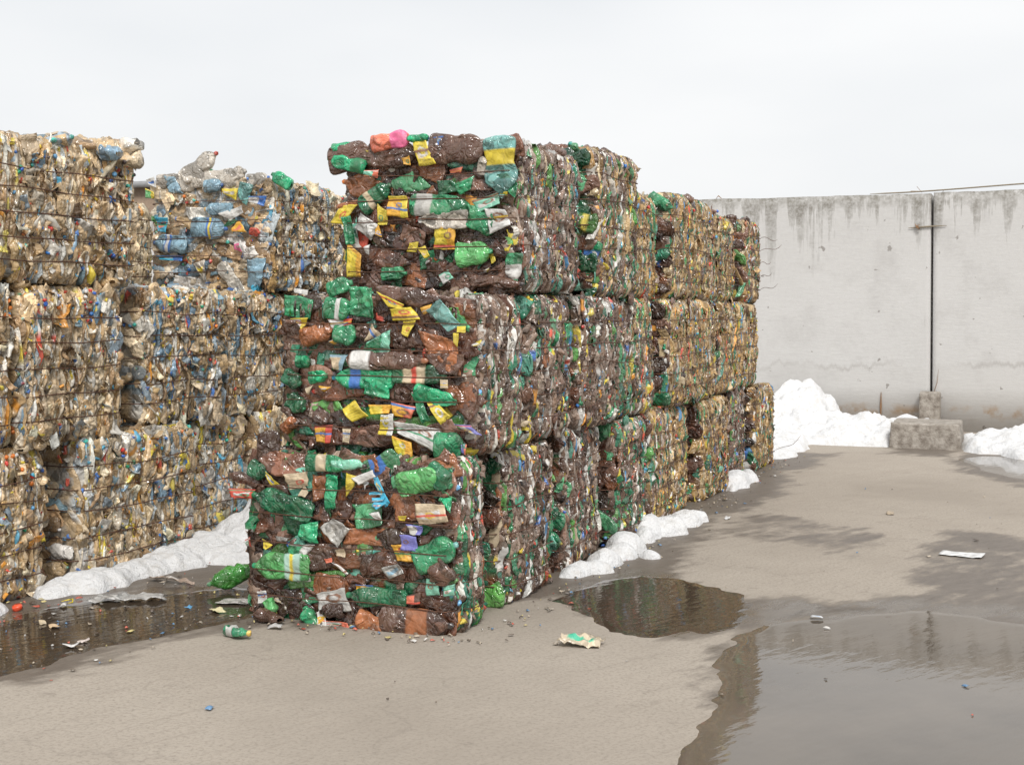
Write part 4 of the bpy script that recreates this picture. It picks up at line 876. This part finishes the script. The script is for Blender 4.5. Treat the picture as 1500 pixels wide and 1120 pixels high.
snow('snow_bank', [(-2.98, 18.1, .5, .7, .66), (-3.25, 17.8, .6, .8, .42), (-2.62, 17.55, .55, .6, .29), (-2.1, 17.6, .55, .6, .29), (-3.7, 17.6, .8, 1, .42), (-3.0, 16.7, .45, .7, .2), (-2.8, 15.7, .28, .6, .12),
      (-2.75, 15.0, .24, .42, .09), (-2.3, 17.1, .7, .7, .22), (-1.72, 17.0, .22, .55, .22), (-1.5, 17.55, .32, .4, .30), (-2.0, 16.9, .4, .5, .16)], 3, 'large white snow bank against the wall with a tall peak, left of the concrete block', .03, .075)
snow('snow_bank', [(-.40, 16.9, .42, .7, .20), (.1, 16.8, .7, .9, .27), (.7, 16.4, .8, 1.2, .3), (1.5, 16.2, .9, 1.3, .33), (-.62, 16.5, .22, .5, .14), (-.1, 16.0, .3, .5, .12)], 13, 'white snow bank along the wall, right of the concrete block', .03, .07)
snow('snow_heap', [(-4.75, 8.3, .6, .7, .58), (-4.4, 8.7, .75, .9, .74), (-4.95, 7.95, .4, .45, .28), (-4.3, 7.75, .5, .4, .30), (-5.15, 7.45, .28, .3, .14), (-5.16, 7.1, .22, .3, .11), (-5.15, 6.75, .18, .3, .10), (-5.14, 6.4, .18, .26, .09), (-5.2, 6.15, .13, .2, .07), (-4.7, 7.45, .35, .26, .10), (-4.15, 7.45, .4, .25, .12)],
     23, 'snow heap between the two stacks, tapering along the foot of the clear bales', .018, .04)
snow('snow_patch', [(-5.3, 5.45, .22, .3, .07)], 33, 'small strip of dirty snow at the left edge under the cut off bale', .02, .02)
snow('snow_heap', [(-2.62, 7.74, .10, .12, .07), (-2.54, 7.88, .11, .11, .07), (-2.58, 8.1, .11, .15, .10), (-2.55, 8.4, .12, .16, .09), (-2.6, 8.7, .13, .2, .12)], 43, 'lumpy snow heap hugging the foot of the brown bales, nearest the big puddle', .014, .03)
snow('snow_heap', [(-2.58, 9.1, .11, .2, .10), (-2.52, 9.5, .12, .22, .12), (-2.5, 9.95, .12, .25, .10), (-2.62, 9.3, .12, .28, .15)], 53, 'snow heap along the bale feet just beyond the nearer lumpy heap', .014, .03)
snow('snow_lump', [(-2.38, 8.38, .085, .075, .05)], 63, 'single small round lump of snow lying apart on the wet concrete', .01, .01)
snow('snow_patch', [(-2.62, 12.25, .14, .4, .15), (-2.6, 12.7, .1, .25, .1)], 73, 'small wedge of snow squeezed between two distant ground level bales', .02, .02)

# ------------------------------------------------------------------ distant shed seen in the gap of the left stack
p0, p1 = PY(120, 285, 40), PY(232, 285, 40); ztop = PY(200, 275, 40)[2]; zr = PY(200, 267, 40)[2]
sh = empty('shed', ((p0[0]+p1[0])/2, 42, 0), 'distant tan building with a grey roof edge seen between the left bales', 'building')
hw_ = (p1[0]-p0[0])/2
V, F = box_vf(-hw_, hw_, -2, 4, 0, ztop); obj('wall', V, F, SHEDW, sh)
V, F = box_vf(-hw_-.3, hw_+.1, -2.3, 4.3, ztop+.003, zr); obj('roof', V, F, GLASSY, sh)

# ------------------------------------------------------------------ loose litter
def lay(name, V, F, C, x, y, z, ang, tilt, label, cat, group=None):
    M = rot3(tilt[0], tilt[1], ang); Q = V@M.T; Q[:, 2] += z-min(0, Q[:, 2].min()); o = obj(name, Q, F, PLA, None, C, False, label=label, cat=cat, group=group); o.location = (x, y, 0); return o
V, F, C = bottle(.50, .15, .13, 901, (.05, .26, .04), None, (.12, .3, .16), 34, 20, .010, .03)
pa = G(303, 868)+[0, .0, .045]; pb = PY(372, 833, pa[1]+.16); p = (pa+pb)/2; p[1] -= .0; V = V*(np.linalg.norm(pa-pb)/.50, .78, .8)
V = V@np.array(Vector(pa-pb).to_track_quat('X', 'Z').to_matrix()).T; lay('green_bottle', V, F, C, p[0], p[1], max(.0, p[2]+V[:, 2].min()), 0, (0, 0), 'large crumpled green bottle lying in the puddle left of the front bale', 'bottle')
V, F, C = bottle(.17, .07, .05, 905, (.03, .30, .15), (.2, .5, (.65, .66, .62)), (.70, .48, .12), 30, 16, .013, .25)
p = G(347, 934); lay('crushed_bottle', V, F, C, p[0], p[1], .0, R(-12), (0, 0), 'small crushed green bottle with a yellow cap on dry concrete', 'bottle')
V, F, C = bottle(.2, .08, .05, 907, (.12, .06, .04), None, (.1, .05, .04), 26, 14, .013, .2)
p = G(392, 912); lay('crushed_bottle', V, F, C, p[0], p[1], .0, R(160), (0, 0), 'dull brown crushed bottle lying at the foot of the front bale', 'bottle')
V, F, C = patch([(-.10, -.06, 0), (.10, -.05, 0), (.11, .06, 0), (-.09, .07, 0)], 911, (.60, .50, .36), (.06, .45, .28), 17, .02, .35, .03); 
p = G(850, 945); lay('crushed_tray', V, F, C, p[0], p[1], .0, R(8), (0, 0), 'crumpled pale tray with a green rim lying alone on dry concrete', 'tray')
V, F, C = patch([(-.13, -.09, 0), (.14, -.08, 0), (.13, .09, 0), (-.14, .07, 0)], 913, (.74, .74, .73), None, 11, .003, .9, .004, .02)
p = G(1409, 813); lay('paper_sheet', V, F, C, p[0], p[1], .004, R(-10), (0, 0), 'flat white paper sheet on the damp concrete at the right', 'paper')
V, F, C = patch([(-.03, -.02, 0), (.03, -.02, 0), (.03, .02, 0), (-.03, .03, 0)], 915, (.74, .75, .76), (.05, .3, .65), 9, .006, .8, .01)
p = G(1197, 907); lay('paper_scrap', V, F, C, p[0], p[1], .004, .3, (0, 0), 'small white and blue wrapper at the edge of the right puddle', 'wrapper')
V, F, C = patch([(-.05, -.03, 0), (.05, -.02, 0), (.06, .03, 0), (-.05, .02, 0)], 917, (.65, .04, .03), None, 9, .008, .5, .02)
p = G(849, 832); lay('red_wrapper', V, F, C, p[0]+.02, p[1]-.02, .004, .3, (0, 0), 'bright red wrapper beside the nearest snow lumps', 'wrapper')
V, F, C = patch([(-.20, -.07, 0), (.22, -.05, 0), (.20, .08, 0), (-.18, .06, 0)], 919, (.5, .49, .47), None, 17, .012, .1, .02)
p = G(185, 880); lay('plastic_sheet', V, F, C, p[0], p[1], .004, .5, (0, 0), 'clear grey plastic sheet half sunk in the left puddle', 'sheet')
V, F, C = patch([(-.16, -.035, 0), (.16, -.02, 0), (.16, .02, 0), (-.17, .04, 0)], 921, (.66, .62, .58), (.5, .38, .3), 15, .012, .4, .02)
p = G(252, 854); lay('crushed_bottle', V, F, C, p[0], p[1], .004, -.1, (0, 0), 'flattened pale bottle lying across the top of the left puddle', 'bottle')
V, F, C = patch([(-.09, -.06, 0), (.09, -.05, 0), (.08, .06, 0), (-.09, .06, 0)], 923, (.48, .46, .43), None, 11, .004, .2, .008)
p = G(357, 885); lay('plastic_sheet', V, F, C, p[0]-.06, p[1], .004, .2, (0, 0), 'grey plastic sheet in the puddle touching the front bale', 'sheet')
V, F, C = capm(.016, .015, (.7, .08, .03)); p = G(26, 894); lay('bottle_cap', V*1.7, F, C, p[0], p[1], .0, 0, (.3, 0), 'red orange cap on the ground at the left edge', 'cap')
V, F = tube([(0, 0, .01), (.03, .02, .014), (.06, .01, .02), (.07, -.03, .012), (.05, -.05, .01)], .004, 6); C = np.ones((len(V), 4)); C[:, :3] = (.8, .62, .03); C[:, 3] = .4
p = G(90, 884); lay('yellow_ring', V, F, C, p[0], p[1], .004, .4, (0, 0), 'curved yellow plastic strip in the left puddle', 'strip')
for (px, py, sz, col, lab) in [(62, 949-35, .03, (.68, .56, .38), 'tan scrap in the left puddle near the photo edge'), (80, 920, .04, (.70, .52, .33), 'pale orange scrap floating on the left puddle'), (104, 949, .045, (.72, .70, .68), 'white scrap at the near edge of the left puddle'),
        (123, 941, .03, (.7, .6, .55), 'pinkish scrap at the near edge of the left puddle'), (318, 897, .05, (.66, .60, .35), 'pale yellow green wrapper on the puddle before the front bale'), (93, 889, .03, (.74, .73, .7), 'white scrap beside the curved yellow strip'),
        (1005, 708, .05, (.3, .24, .18), 'dark flat scrap by the foot of the distant tan bales'), (1304, 753-0, .05, (.45, .36, .25), 'brownish scrap on the far dry concrete'), (1066, 760, .04, (.7, .7, .7), 'white scrap on the concrete beyond the second snow heap'),
        (404, 921, .04, (.72, .7, .68), 'white scrap in front of the brown crushed bottle'), (276, 892, .025, (.1, .35, .6), 'blue scrap in the middle of the left puddle'), (372, 878, .02, (.8, .65, .1), 'tiny yellow scrap at the left foot of the front bale')]:
    V, F, C = patch([(-sz, -sz*.5, 0), (sz, -sz*.6, 0), (sz*.8, sz*.5, 0), (-sz*.7, sz*.6, 0)], int(px*7+py), col, None, 8, .008, .6, .012)
    p = G(px, py); lay('scrap', V, F, C, p[0], p[1], .004, px*.7, (0, 0), lab, 'scrap')
rr = np.random.default_rng(77); bits = []
for i in range(750):
    k = rr.random()
    if k < .2: x, y = rr.uniform(-5.2, -3.9), rr.uniform(4.6, 7.2)
    elif k < .35: x, y = -5.3+abs(rr.normal(0, .12)), rr.uniform(5, 7)
    elif k < .45: x, y = rr.uniform(-3.95, -2.6), 6.0-abs(rr.normal(0, .1))
    elif k < .9: x, y = -2.64+abs(rr.normal(0, .14)), rr.uniform(5.9, 15)
    else: x, y = rr.uniform(-3.5, 1.5), rr.uniform(4.5, 13)
    if -3.95 < x < -2.6 and y > 6: continue
    s_ = .0065*rr.gamma(2, .5)+.002; c = pick(rr, [(.6, .58, .55), (.5, .42, .32), (.42, .36, .29), (.5, .1, .06), (.12, .25, .42), (.6, .5, .2), (.1, .07, .05), (.2, .16, .12), (.12, .09, .07), (.16, .13, .1)])
    V, F, C = patch([(-s_, -s_*.6, 0), (s_, -s_*.5, 0), (s_*.8, s_*.6, 0), (-s_, s_*.5, 0)], i, c, None, 4, .004, .7, .006, .1)
    M = rot3(0, 0, rr.uniform(0, 6.3)); V = V@M.T; V[:, 2] += .005-V[:, 2].min(); bits.append((V+[x, y, 0], F, C))
V, F, C = join(bits); obj('litter_crumbs', V, F, PLA, None, C, label='tiny scattered crumbs of plastic and paper on the wet concrete', cat='litter', kind='stuff')
